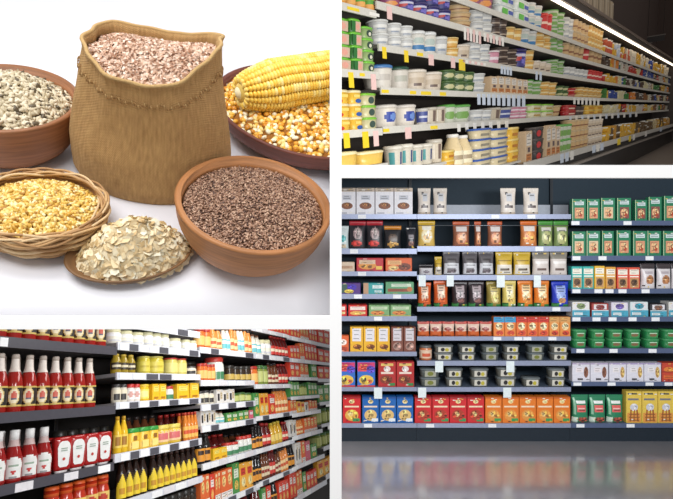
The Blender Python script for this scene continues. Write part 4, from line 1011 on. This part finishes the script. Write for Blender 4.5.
hlow = BL.hit(150, 540)[1]
mb = MB(); a0, a1 = BL.a_at(116, hlow), BL.a_at(199, hlow); mb.box(a0, a1, .004, .39, hlow - .02, hlow, mat((150, 148, 150), .5))
one('low_shelf', mb, BL.M, label='bottom mustard bay shelf under dark yellow jars', cat='shelf')
run(BL, 'lowest shelf of mustard bay', hlow, 'dj', 150, 199, 7, 494)

bl(2, S3, 0, ('oj', 200.5, 213, 2, 328), ('ow', 213.5, 224, 2, 327), ('tw', 224.5, 232, 2, 327), ('ow', 232.5, 239, 2, 326), ('tw', 239.5, 246, 2, 327), ('ow', 246.5, 253.5, 2, 328))
bl(2, S3, 1, ('oj', 201, 217, 4, 363), ('gwj', 217.5, 228, 1, 357), ('dj', 231, 253.5, 4, 365))
bl(2, S3, 2, ('bw', 201, 216, 3, 390), ('wp', 217, 235, 3, 389), ('gj', 235.5, 253.5, 3, 392))
bl(2, S3, 3, ('wp', 201, 216, 3, 409), ('tw', 217, 226, 2, 411), ('gp', 226.5, 238, 2, 412), ('gp', 238.5, 249, 2, 410), ('pp', 249.5, 253.6, 1, 410))
bl(2, S3, 4, ('bb', 201, 213, 2, 432), ('yb', 213.5, 227.5, 2, 447), ('gwj', 229, 241, 2, 441), ('gwj', 241.5, 253.5, 3, 435))
bl(2, S3, 5, ('op', 201, 210, 2, 472), ('rp', 210.5, 215, 1, 474), ('op', 215.5, 221, 2, 470), ('op', 221.5, 233, 2, 467), ('gp', 233.5, 240, 1, 463), ('yp', 240.5, 253.5, 2, 461))

bl(3, S4, 0, ('wp', 254.5, 268, 3, 318), ('rp', 268.5, 289.5, 6, 315))
bl(3, S4, 1, ('tw', 254.5, 263, 2, 333), ('wj', 263.5, 273, 2, 339), ('rb', 273.5, 289.5, 5, 335))
bl(3, S4, 2, ('oj', 254.5, 261, 1, 366), ('gj', 261.5, 270, 2, 364), ('br', 270.5, 280, 3, 362), ('rb', 280.5, 289.5, 3, 363))
bl(3, S4, 3, ('gp', 254.5, 260, 1, 393), ('yp', 260.5, 269, 2, 392), ('rp', 269.5, 276, 1, 394), ('ow', 276.5, 289.5, 4, 388))
bl(3, S4, 4, ('bb', 254.5, 264, 3, 424), ('rb', 264.5, 273, 2, 421), ('gb', 273.5, 284, 3, 420), ('rb', 284.5, 289.5, 2, 420))
bl(3, S4, 5, ('bb', 254.5, 263, 3, 454), ('br', 263.5, 271, 3, 450), ('rb', 271.5, 277, 2, 447), ('br', 277.5, 282, 2, 449), ('ow', 282.5, 289.5, 3, 446))
bl(4, S5, 0, ('rp', 290.5, 300, 3, 324), ('op', 300.5, 309, 3, 326), ('rp', 309.5, 317.5, 3, 327))
bl(4, S5, 1, ('rp', 290.5, 300, 3, 345), ('op', 300.5, 305, 2, 342), ('rp', 305.5, 317.5, 4, 343))
bl(4, S5, 2, ('rp', 290.5, 300, 2, 362), ('op', 300.5, 309, 2, 363), ('gp', 311.5, 317.5, 1, 364))
bl(4, S5, 3, ('gp', 290.5, 300, 3, 381), ('gj', 300.5, 308, 3, 383), ('gp', 308.5, 317.5, 3, 382))
bl(4, S5, 4, ('op', 290.5, 297, 2, 400), ('yp', 297.5, 305, 2, 401), ('wp', 305.5, 309, 1, 402), ('op', 309.5, 317.5, 3, 400))
bl(4, S5, 5, ('wp', 290.5, 297, 2, 419), ('ow', 297.5, 304, 3, 418), ('op', 304.5, 317.5, 4, 417))
bl(4, S5, 6, ('bb', 290.5, 296, 2, 443), ('wp', 296.5, 302, 2, 441), ('op', 302.5, 306, 1, 441), ('pp', 306.5, 311, 1, 441), ('gp', 311.5, 317.5, 1, 444))
bl(4, S5, 7, ('rp', 290.5, 297, 2, 471), ('op', 297.5, 303, 2, 470), ('gp', 303.5, 307, 1, 472), ('rp', 307.5, 317.5, 3, 470))
for k, (c, y) in enumerate([('rp', 331), ('rp', 350), ('rp', 367), ('gp', 384), ('gj', 407), ('gj', 430), ('yp', 456)]):
    bl(5, S6, k, (c, 318.5, 340, 4, y))
# bottom deck for the far bays
for (x0, x1, xr, yr, seq, lab) in ((200, 254, 230, 534, (('oj', 202, 226, 4, 500), ('rb', 226.5, 253, 4, 496)), 'third sauce bay'),
                              (254, 290, 270, 512, (('rb', 255, 262, 2, 484), ('gp', 262.5, 267, 1, 488), ('rp', 267.5, 272, 1, 486), ('bb', 272.5, 279, 2, 478), ('rp', 279.5, 289.5, 3, 480)), 'fourth sauce bay')):
    h = BL.hit(xr, yr)[1]; mb = MB(); mb.box(BL.a_at(x0, h) + .002, BL.a_at(x1, h) - .002, .004, .39, h - .02, h, mat((200, 200, 206), .5))
    one('low_shelf', mb, BL.M, label='bottom shelf of the %s in the sauce aisle' % lab, cat='shelf')
    for it in seq: run(BL, 'lowest shelf of ' + lab, h, *it)

# ================================================================== TOP RIGHT: chilled dairy case
LIPW = (212, 206, 194)
def lipsTR(l): 
    o = []
    for x, t, b in l:
        h = TR.hit(x, t)[1]; o.append((h, h - TR.hit(x, b)[1]))
    return o
def tagsTR(sh, spec):
    o = []
    for k, x, wpx, hpx_, ci in spec:
        h = sh[k][0]; p0, p1 = TR.a_at(x - wpx / 2, h), TR.a_at(x + wpx / 2, h)
        Yd = (TR.pt((p0 + p1) / 2, 0, h) - CAM).y
        o.append((k, (p0 + p1) / 2, p1 - p0, -.012, -hpx_ / F * Yd, ci))
    return o
TAGC = ((238, 232, 222), (240, 206, 40), (236, 196, 188), (206, 214, 226))
hfl = TR.hit(632, 163, -.2)[1]
lp1 = lipsTR([(342, 3, 10.5), (342, 69.5, 77), (342, 131, 138.5)])
sp = [(0, 352, 12, 5, 1), (0, 373, 10, 5, 0), (1, 349.5, 5, 17, 1), (1, 361, 5, 5, 1), (1, 372, 5, 17, 2), (2, 345, 6, 17, 1), (2, 364, 6, 18, 1), (2, 374.5, 5, 17, 2)]
shelving(TR, 'dairy_case_bay', 'nearest dairy case bay holding green and yellow tubs', 'shelving', TR.a_at(326, 0), TR.a_at(380.5, 0), lp1, TR.hit(336, 171, .42)[1], 1.5, .42, (104, 98, 92), LIPW, (40, 34, 30), .4, 0, tagsTR(lp1, sp), TAGC, post=(60, 56, 52))
lp2 = lipsTR([(505, 14.6, 19.6), (440, 19.3, 25.5), (440, 54.5, 60), (450, 91, 96.5), (450, 123, 128.5)])
sp = [(1, 388, 5, 14, 2), (2, 383, 4, 13, 1), (2, 405, 4, 13, 1), (2, 419, 6, 5, 1), (2, 430, 5, 12, 2), (2, 452, 4, 11, 2), (2, 461, 6, 12, 1),
      (3, 384, 7, 5, 1), (3, 412, 6, 5, 1), (3, 425, 10, 5, 1), (3, 442, 6, 5, 1), (4, 385, 6, 5, 1), (4, 407, 6, 13, 2), (4, 433, 7, 5, 1)]
for x in range(464, 482, 3): sp.append((1, x, 2, 13, (0, 2)[x % 2]))
for x in range(484, 504, 3): sp.append((1, x, 2, 9, (0, 2)[x % 2]))
for x in range(464, 488, 3): sp.append((2, x - 1, 2, 4, (2, 0)[x % 2]))
for x in range(501, 512, 3): sp.append((2, x, 2, 9, 3))
for x in (536, 540): sp.append((2, x, 2, 9, 3))
for x in range(478, 528, 5): sp.append((3, x, 3, 12, 3))
for x in range(458, 512, 8): sp.append((4, x, 3, 9, 0))
for x in range(574, 600, 4): sp.append((3, x, 2, 7, 0))
for x in range(570, 640, 6): sp.append((4, x, 2, 5, (0, 3)[x % 4 // 2]))
AE = 15.9; hm = TR.hit(381, 171, .42)[1]
case = shelving(TR, 'dairy_case', 'long open chilled dairy case running away under a light tube', 'shelving', TR.a_at(381, 0), AE, lp2, hm, TR.hit(627.5, 29, -.12)[1], .42, (104, 98, 92), LIPW, (44, 36, 30), .4, 0, tagsTR(lp2, sp), TAGC, post=(60, 56, 52), posts=False)
a381 = TR.a_at(381, 0)
def cpart(n, mb, parent=None):
    for i, v in enumerate(mb.v): mb.v[i] = (v[0] - a381, v[1], v[2] - hm)
    return obj(n, mb.mesh(n), parent or case)
hl = TR.hit(618, 34, -.1)[1]; ht = TR.hit(627.5, 29, -.12)[1]
mb = MB(); mb.box(a381, AE, -.10, .42, hl + .03, ht, mat((70, 60, 52), .5)); can = cpart('canopy', mb)
mb = MB(); mb.box(a381, AE, -.12, -.10, ht - .03, ht + .005, mat((120, 104, 92), .4)); cpart('canopy_edge', mb, can)
mb = MB(); mb.tube([(a381, -.085, hl), (AE, -.085, hl)], .019, emit((255, 238, 214), 3.0), 8); cpart('light_tube', mb)
hd = TR.hit(526, 162, -.16)[1]; aD = TR.a_at(524.5, hd, -.16)
mb = MB(); mb.box(aD, AE, -.15, .42, hd - .05, hd - .03, mat((150, 146, 140), .5)); deck = cpart('deck', mb)
mb = MB(); mb.box(aD, AE, -.18, -.15, hd - .075, hd, mat((206, 200, 190), .35)); cpart('bumper', mb, deck)
mb = MB(); mb.box(aD, AE, -.14, .40, hfl, hd - .08, mat((30, 27, 26), .4)); cpart('kick_panel', mb)
hs = TR.hit(576, 163, -.2)[1]
mb = MB(); mb.box(aD, AE, -.20, -.14, hs - .03, hs, mat((150, 140, 130), .35)); cpart('lower_bumper', mb)
mb = MB(); mb.box(AE, AE + .05, -.2, .44, hfl, ht + .02, mat((70, 58, 50), .5)); cpart('end_panel', mb)
for x in (600, 618, 632, 645, 655): # price cards along the bumper
    pass
for x, w_, c in ((562, 3, 3), (567, 3, 3), (572, 3, 0), (594, 3, 3), (598, 3, 0), (602, 3, 3), (619, 3, 1), (630, 2, 1), (634, 2, 0), (646, 2, 0), (661, 2, 3)):
    p0, p1 = TR.a_at(x - w_ / 2, hd, -.18), TR.a_at(x + w_ / 2, hd, -.18)
    mb = MB(); mb.box(p0, p1, -.184, -.1805, hd - .11, hd - .01, mat(TAGC[c], .45)); cpart('price_tag', mb, deck)

def tub(code, desc, body, lid, label=None, prints=(), **k): kind(code, k_tub, 'dairy_tub', desc, 'tub', None, math.radians(-30), body=body, lid=lid, label=label, prints=prints, **k)
def rtb(code, desc, body, lid, prints=(), depth=.11, **k): kind(code, k_rtub, 'spread_tub', desc, 'tub', depth, 0.0, body=body, lid=lid, prints=prints, **k)
tub('og', 'orange tub with green band', (226, 150, 60), (90, 170, 60), (232, 170, 90), [r_(0, 1, .3, .6, (90, 160, 60))])
rtb('gt', 'green lidded tub with pink picture', (60, 120, 56), (112, 190, 54), [r_(.42, .98, .04, .96, (206, 176, 150)), e_(.66, .5, .2, .3, (226, 160, 140)), r_(.02, .42, .04, .96, (44, 110, 50))])
rtb('gd', 'green lidded tub with dark picture', (150, 170, 110), (120, 196, 60), [e_(.55, .5, .3, .36, (50, 70, 60)), e_(.6, .45, .14, .2, (220, 214, 190))])
rtb('ye', 'yellow spread tub with cream lid', (236, 186, 62), (240, 224, 176), [e_(.2, .22, .3, .2, (206, 70, 46)), r_(.3, .9, .55, .8, (244, 210, 110))])
rtb('yf', 'yellow spread tub with blue mark', (236, 186, 62), (240, 224, 176), [e_(.66, .24, .3, .2, (50, 90, 160)), r_(.2, .8, .55, .8, (244, 210, 110))])
rtb('yl', 'wide pale yellow tub', (226, 184, 84), (240, 222, 170))
rtb('gl2', 'beige tub with lime lid', (206, 196, 150), (130, 196, 56), [e_(.55, .5, .26, .36, (60, 80, 70))])
tub('nv', 'navy tub with purple and red print', (52, 50, 100), (70, 60, 110), (64, 58, 128), [e_(.3, .6, .2, .25, (196, 66, 60)), e_(.7, .35, .2, .22, (120, 110, 190)), r_(.2, .8, .75, .9, (206, 200, 214))])
tub('pr', 'purple tub with red lid', (120, 60, 96), (170, 50, 56), (150, 76, 110), [e_(.5, .5, .25, .3, (226, 150, 80))])
tub('wg', 'grey white yoghurt tub', (206, 202, 194), (222, 220, 214), (190, 188, 184), [r_(.2, .8, .4, .7, (226, 222, 214)), r_(.3, .7, .2, .3, (120, 130, 150))])
tub('wb', 'white tub with blue base mark', (218, 212, 202), (226, 224, 220), (214, 208, 196), [r_(0, 1, 0, .3, (60, 120, 170)), e_(.5, .6, .25, .2, (180, 190, 180))])
tub('bt', 'large white tub with blue lid', (222, 212, 198), (70, 120, 176), (214, 204, 190), [r_(.25, .75, .3, .7, (190, 180, 168))])
tub('kt2', 'white tub with dark green lid', (216, 206, 192), (40, 76, 60), (208, 198, 184), [r_(.25, .75, .3, .7, (180, 176, 160))])
tub('cm', 'cream tub with plain lid', (222, 206, 184), (226, 214, 198), (214, 196, 174), [r_(.25, .75, .35, .65, (196, 176, 150)), r_(.35, .65, .15, .25, (110, 90, 80))])
tub('bc', 'white tub with blue circle', (224, 212, 196), (218, 208, 196), (222, 210, 194), [e_(.62, .45, .24, .4, (44, 66, 150)), e_(.68, .45, .12, .22, (110, 140, 200))])
tub('nl', 'white tub with navy label', (214, 204, 190), (206, 200, 190), (70, 80, 140), [r_(.2, .8, .4, .6, (206, 206, 216))])
tub('bs', 'beige striped cup', (206, 192, 170), (196, 186, 170), (196, 180, 156), [r_(.1, .3, 0, 1, (226, 214, 196)), r_(.5, .7, 0, 1, (110, 90, 80))])
tub('ts', 'cup with teal stripes', (206, 196, 178), (214, 206, 190), (196, 186, 168), [r_(.15, .35, .1, .9, (70, 140, 140)), r_(.6, .75, .1, .9, (60, 70, 110))])
tub('dg', 'dark green cup', (56, 84, 44), (84, 112, 60), (70, 96, 50), [e_(.5, .5, .25, .3, (196, 190, 140))])
tub('gw', 'white cup with green lid', (206, 204, 186), (96, 164, 72), (196, 200, 176), [e_(.5, .4, .3, .3, (120, 160, 80))])
tub('am', 'amber cup', (206, 150, 66), (226, 196, 130), (216, 166, 84), [r_(.2, .8, .4, .7, (236, 214, 160))])
tub('cr', 'cream cup with brown band', (216, 186, 140), (206, 180, 140), (206, 170, 120), [r_(0, 1, .3, .5, (140, 90, 56))])
tub('dk', 'dark brown cup', (60, 46, 40), (90, 74, 64), (76, 58, 48), [r_(.2, .8, .4, .6, (180, 160, 140))])
tub('pk', 'pink cup', (196, 120, 140), (226, 214, 210), (206, 140, 156), [r_(.2, .8, .3, .6, (236, 220, 222))])
tub('rd', 'red cup', (186, 40, 40), (206, 60, 50), (196, 50, 46), [r_(.2, .8, .4, .6, (236, 200, 180))])
rtb('wgb', 'white and green pack', (216, 220, 214), (206, 214, 210), [r_(.1, .5, .2, .8, (96, 186, 66)), r_(.55, .9, .3, .7, (70, 90, 170))])
rtb('rx', 'red low tub', (176, 40, 42), (196, 70, 60), [r_(.2, .8, .3, .6, (236, 206, 180))])
rtb('yx', 'golden low tub', (226, 176, 60), (236, 206, 120), [r_(.2, .8, .3, .6, (190, 120, 40))])
rtb('lx', 'lime lidded low tub', (214, 206, 170), (140, 200, 60), [r_(.2, .8, .3, .6, (190, 150, 80))])
rtb('bx', 'blue lidded cream tub', (220, 202, 162), (52, 90, 170), [r_(.2, .8, .3, .6, (150, 140, 120))])
rtb('kx', 'black tub with red seal', (52, 46, 44), (80, 70, 66), [e_(.5, .55, .22, .36, (200, 46, 46))])
kind('cb', k_bottle, 'cream_bottle', 'cream dairy bottle with white cap', 'bottle', None, math.radians(-30), body=(226, 202, 156), cap=(236, 230, 220), label=(236, 222, 186), lz=(.1, .5), shoulder=.58, neck=.5, prints=[r_(.3, .7, .3, .6, (170, 150, 120))])
kind('tc', k_box, 'dairy_carton', 'amber and white carton', 'carton', .08, 0.0, col=(206, 176, 140), prints=[r_(.1, .9, .55, .9, (226, 214, 200)), r_(.1, .9, .1, .3, (196, 120, 60)), r_(.3, .7, .35, .5, (110, 90, 90))])
kind('bk', k_box, 'storage_box', 'beige box on top of the dairy case', 'box', .25, 0.0, col=(170, 150, 124), prints=[r_(.1, .2, .0, 1, (110, 94, 76)), r_(.5, .6, 0, 1, (206, 190, 166))])

T1 = [h for h, l in lp1]; T2 = [h for h, l in lp2]
def tr(nm, h, *items):
    for it in items:
        it = list(it); kw = it.pop() if isinstance(it[-1], dict) else {}
        run(TR, nm, h, *it, **kw)
L = dict
tr('top shelf of near dairy bay', T1[0], ('og', 340, 379, 4, -17))
tr('second shelf of near dairy bay', T1[1], ('gt', 333, 353.5, 1, 17, 4), ('gt', 354, 365, 1, 18.5, 4), ('gd', 366, 377, 1, 26.5, 4))
tr('third shelf of near dairy bay', T1[2], ('ye', 338, 353, 1, 89.5, 3), ('yf', 353.5, 365, 1, 90, 3), ('gl2', 366, 379.5, 1, 93, 3))
dk = hd - .029
wb_ = L(setback=-.13)
def riser(x0, x1):
    h = TR.hit(x0, 171.0, -.15)[1]; mb = MB(); mb.box(TR.a_at(x0, h, -.15), TR.a_at(x1, h, -.15), -.15, .40, h - .018, h, mat((196, 190, 180), .4)); cpart('riser', mb)
    return h + .0005
WELL = 'bottom well of dairy case'
tr(WELL, riser(336, 388), ('yl', 337, 361, 1, 152, 1, wb_), ('yl', 362, 387, 1, 151, 1, wb_))
tr(WELL, riser(396, 446.5), ('ts', 397, 437, 4, 143, 1, wb_), ('bs', 438, 446, 1, 139, 1, wb_))
tr(WELL, riser(447, 476.5), ('yx', 447.5, 457, 1, 150, 2, wb_), ('cb', 458, 476, 2, 133, 1, wb_))
tr(WELL, riser(477, 521), ('bx', 477.5, 494, 1, 128, 4, wb_), ('bx', 494.5, 510, 1, 128, 4, wb_), ('yx', 510.5, 520.5, 1, 127, 3, wb_))
tr(WELL, dk, ('tc', 525.5, 532, 1, 131, 1, wb_), ('kx', 532.5, 545, 1, 127, 3, wb_),
   ('tc', 546, 560, 3, 124.5, 1, wb_), ('gw', 561, 573, 3, 124, 2, wb_), ('cr', 574, 590, 4, 119, 3, wb_), ('cm', 590.5, 604, 4, 119, 3, wb_))
tr('top shelf of dairy case', T2[0], ('pr', 474, 498, 2, -22, 2), ('wgb', 500, 516, 1, -6, 2), ('wgb', 517, 531, 1, 0, 2), ('wb', 532, 545, 2, 4, 2), ('rd', 546, 554, 2, 12, 1), ('gw', 555, 567, 2, 11, 3), ('wg', 567.5, 575, 2, 18, 2), ('cr', 576, 590, 4, 22, 2), ('am', 590.5, 604, 5, 28, 2))
tr('second shelf of dairy case', T2[1], ('pr', 391, 406, 1, -14, 2), ('nv', 406.5, 455.5, 4, -10, 2), ('cr', 463, 477, 1, 4, 3), ('wg', 479, 496, 2, 11, 2), ('dk', 497, 510, 2, 19, 2), ('am', 511, 525, 2, 27, 1), ('wb', 525.5, 540, 2, 29, 1), ('am', 541, 554, 2, 32, 2), ('gw', 555, 566, 2, 36, 2), ('cr', 567, 586, 4, 44, 1), ('rd', 587, 592, 1, 47, 1), ('cr', 592.5, 604, 3, 48, 1))
tr('third shelf of dairy case', T2[2], ('wg', 381, 394, 1, 19, 2), ('wg', 395, 418, 2, 24, 2), ('wb', 419, 441, 2, 30, 1), ('wg', 442, 452, 1, 36, 1), ('am', 453, 463, 1, 37, 2), ('cm', 464, 475, 1, 44, 1), ('wg', 476, 494, 2, 43, 2), ('pk', 495, 503, 1, 50, 1), ('dk', 504, 521, 2, 48, 3), ('nv', 522, 530, 1, 48, 1), ('am', 530.5, 537, 1, 50, 2), ('cm', 537.5, 554, 3, 61, 1), ('gw', 555, 567, 2, 60, 3), ('wg', 568, 590, 5, 68, 1), ('rd', 590.5, 604, 4, 70, 1))
tr('fourth shelf of dairy case', T2[3], ('bt', 382, 400, 1, 64, 1), ('kt2', 401, 415, 1, 66, 1), ('cm', 417, 448.5, 2, 69, 1), ('dg', 450, 478.5, 3, 70.5, 2), ('wg', 479, 490, 1, 73, 2), ('tc', 491, 528, 6, 77, 1), ('gw', 529, 545, 2, 80, 2), ('am', 546, 560, 2, 82, 2), ('dg', 561, 571, 2, 86, 2), ('rd', 572, 580, 1, 88, 2), ('am', 581, 604, 5, 88, 2))
tr('fifth shelf of dairy case', T2[4], ('bc', 387, 404, 1, 104, 1), ('bc', 407, 422.5, 1, 104, 1), ('nl', 424, 431.5, 1, 108, 1), ('bs', 432.5, 449.5, 2, 105.5, 1), ('gw', 450.5, 459.5, 1, 104, 1), ('gw', 463, 476, 1, 104, 1), ('wg', 478, 495.5, 2, 109, 1), ('bs', 496, 505.5, 1, 107, 1), ('nl', 506, 516, 1, 107, 1), ('pk', 516.5, 530, 2, 106, 2), ('lx', 531, 555, 2, 104, 2), ('cr', 556, 565, 1, 105, 1), ('rx', 566, 577.5, 1, 105, 2), ('dk', 578, 586, 2, 106, 1), ('yx', 587, 604, 2, 105, 2))
# boxes on the canopy
run(TR, 'the dairy case canopy', ht + .006, 'bk', 560, 613, 8, -16, setback=.0)

# packages too far along the case to pick apart: one joined heap
mb = MB()
pal = [(206, 196, 176), (226, 176, 60), (190, 60, 44), (70, 130, 60), (60, 80, 150), (216, 206, 190), (150, 100, 60), (226, 140, 60), (90, 70, 56), (226, 214, 170)]
def far(h, x0, x1, ytop, sb, pal_):
    a = TR.a_at(x0, h, sb); e = min(AE - .05, TR.a_at(x1, h, sb)); last = None
    while a < e:
        w = R.uniform(.11, .17); c = R.choice(pal_) if last is None or R.random() < .45 else last; last = c
        px = proj(TR.pt(a, sb, h)); mx = max(.1, TR.h_at(px[1] - ytop(px[0]), a, sb) - h)
        n = R.choice((1, 2, 2, 3)); hh = min(mx * R.uniform(.75, 1), .12 * n)
        for k in range(n):
            z = h + .001 + hh / n * k
            if R.random() < .5: mb.lathe([(w * .42, z), (w * .48, z + hh / n * .8), (w * .49, z + hh / n * .98)], 8, [mat(c, .4), mat((226, 222, 210), .4)], cx=a + w / 2, cy=sb + w / 2)
            else: mb.box(a, a + w * .94, sb, sb + w, z, z + hh / n * .97, mat(c, .4))
        a += w
P_ = pal
gap_ = lambda f: (lambda x: f * (745 - x) / 141)
far(T2[0], 604.5, 668, gap_(19), .02, [(226, 176, 60), (206, 90, 50), (226, 214, 190), (60, 80, 160), (200, 206, 220)])
far(T2[1], 604.5, 669, gap_(11), .02, P_); far(T2[2], 604.5, 669, gap_(11), .02, P_)
far(T2[3], 604.5, 669, gap_(11), .02, P_ + [(226, 176, 60), (200, 60, 40)]); far(T2[4], 604.5, 669, gap_(10), .02, P_ + [(226, 176, 60)] * 3)
far(dk, 604.5, 669, gap_(17), -.12, [(226, 176, 60), (206, 150, 60), (110, 84, 50), (216, 196, 150)])
one('distant_packages', mb, TR.M, label='small distant tubs and packs at the far end of the dairy case', cat='packages', kind='stuff')

# dark shop behind the case
dw = mat((66, 50, 42), .8, var=.1, scale=1.2)
mb = MB(); mb.box(16.3, 16.4, -7, 1.2, hfl, 5.2, dw)
for k in range(9): mb.box(16.27, 16.3, -6.6 + k * .8, -6.57 + k * .8, hfl, 5.2, mat((50, 38, 32), .8))
one('wall_far', mb, TR.M, kind='structure')
mb = MB(); ed = [326, 380, 430, 470, 500, 524]
for x0, x1 in zip(ed, ed[1:]):
    hb_ = TR.hit(x0, 171, .47)[1]; mb.box(TR.a_at(x0, hb_, .47), TR.a_at(x1, hb_, .47), .47, .57, hb_, 5.2, dw)
mb.box(TR.a_at(524, hb_, .47), 16.4, .47, .57, hfl, 5.2, dw); one('wall_case', mb, TR.M, kind='structure')
mb = MB(); mb.box(7.4, 16.3, -2.4, .46, hfl - .05, hfl - .001, mat((122, 108, 98), .45, scale=3)); one('floor_dairy', mb, TR.M, kind='structure')
# sign on the far wall
o_ = TR.I @ CAM; r_d = TR.I.to_3x3() @ ray(655, 39); q_ = o_ + r_d * ((14.5 - o_.x) / r_d.x); aS, bS, hS = q_.x, q_.y, q_.z
root = tag(obj('hanging_sign', None, None, TR.M @ Matrix.Translation((aS, bS, hS))), 'small dark framed sign hanging past the dairy case canopy', 'sign')
mb = MB(); mb.box(-.012, .012, -.22, .22, -.07, .07, mat((44, 36, 32), .5)); obj('sign_board', mb.mesh('sign_board'), root)
mb = MB(); gm = mat((112, 102, 94), .4); mb.box(-.016, .016, -.24, .24, .07, .095, gm); mb.box(-.016, .016, .215, .24, -.09, .07, gm); mb.box(-.016, .016, .06, .24, -.095, -.07, gm); obj('sign_frame', mb.mesh('sign_frame'), root)
mb = MB()
for y in (-.18, .18): mb.tube([(0, y, .095), (0, y, 4.9 - hS)], .005, mat((48, 40, 36), .7), 5)
obj('hanger', mb.mesh('hanger'), root)
# sauce aisle shell
mb = MB(); mb.box(BL.a_at(-70, 0), BL.a_at(350, 0), .43, .50, -1.5, 1.1, mat((60, 56, 54), .8)); one('wall_aisle', mb, BL.M, kind='structure')
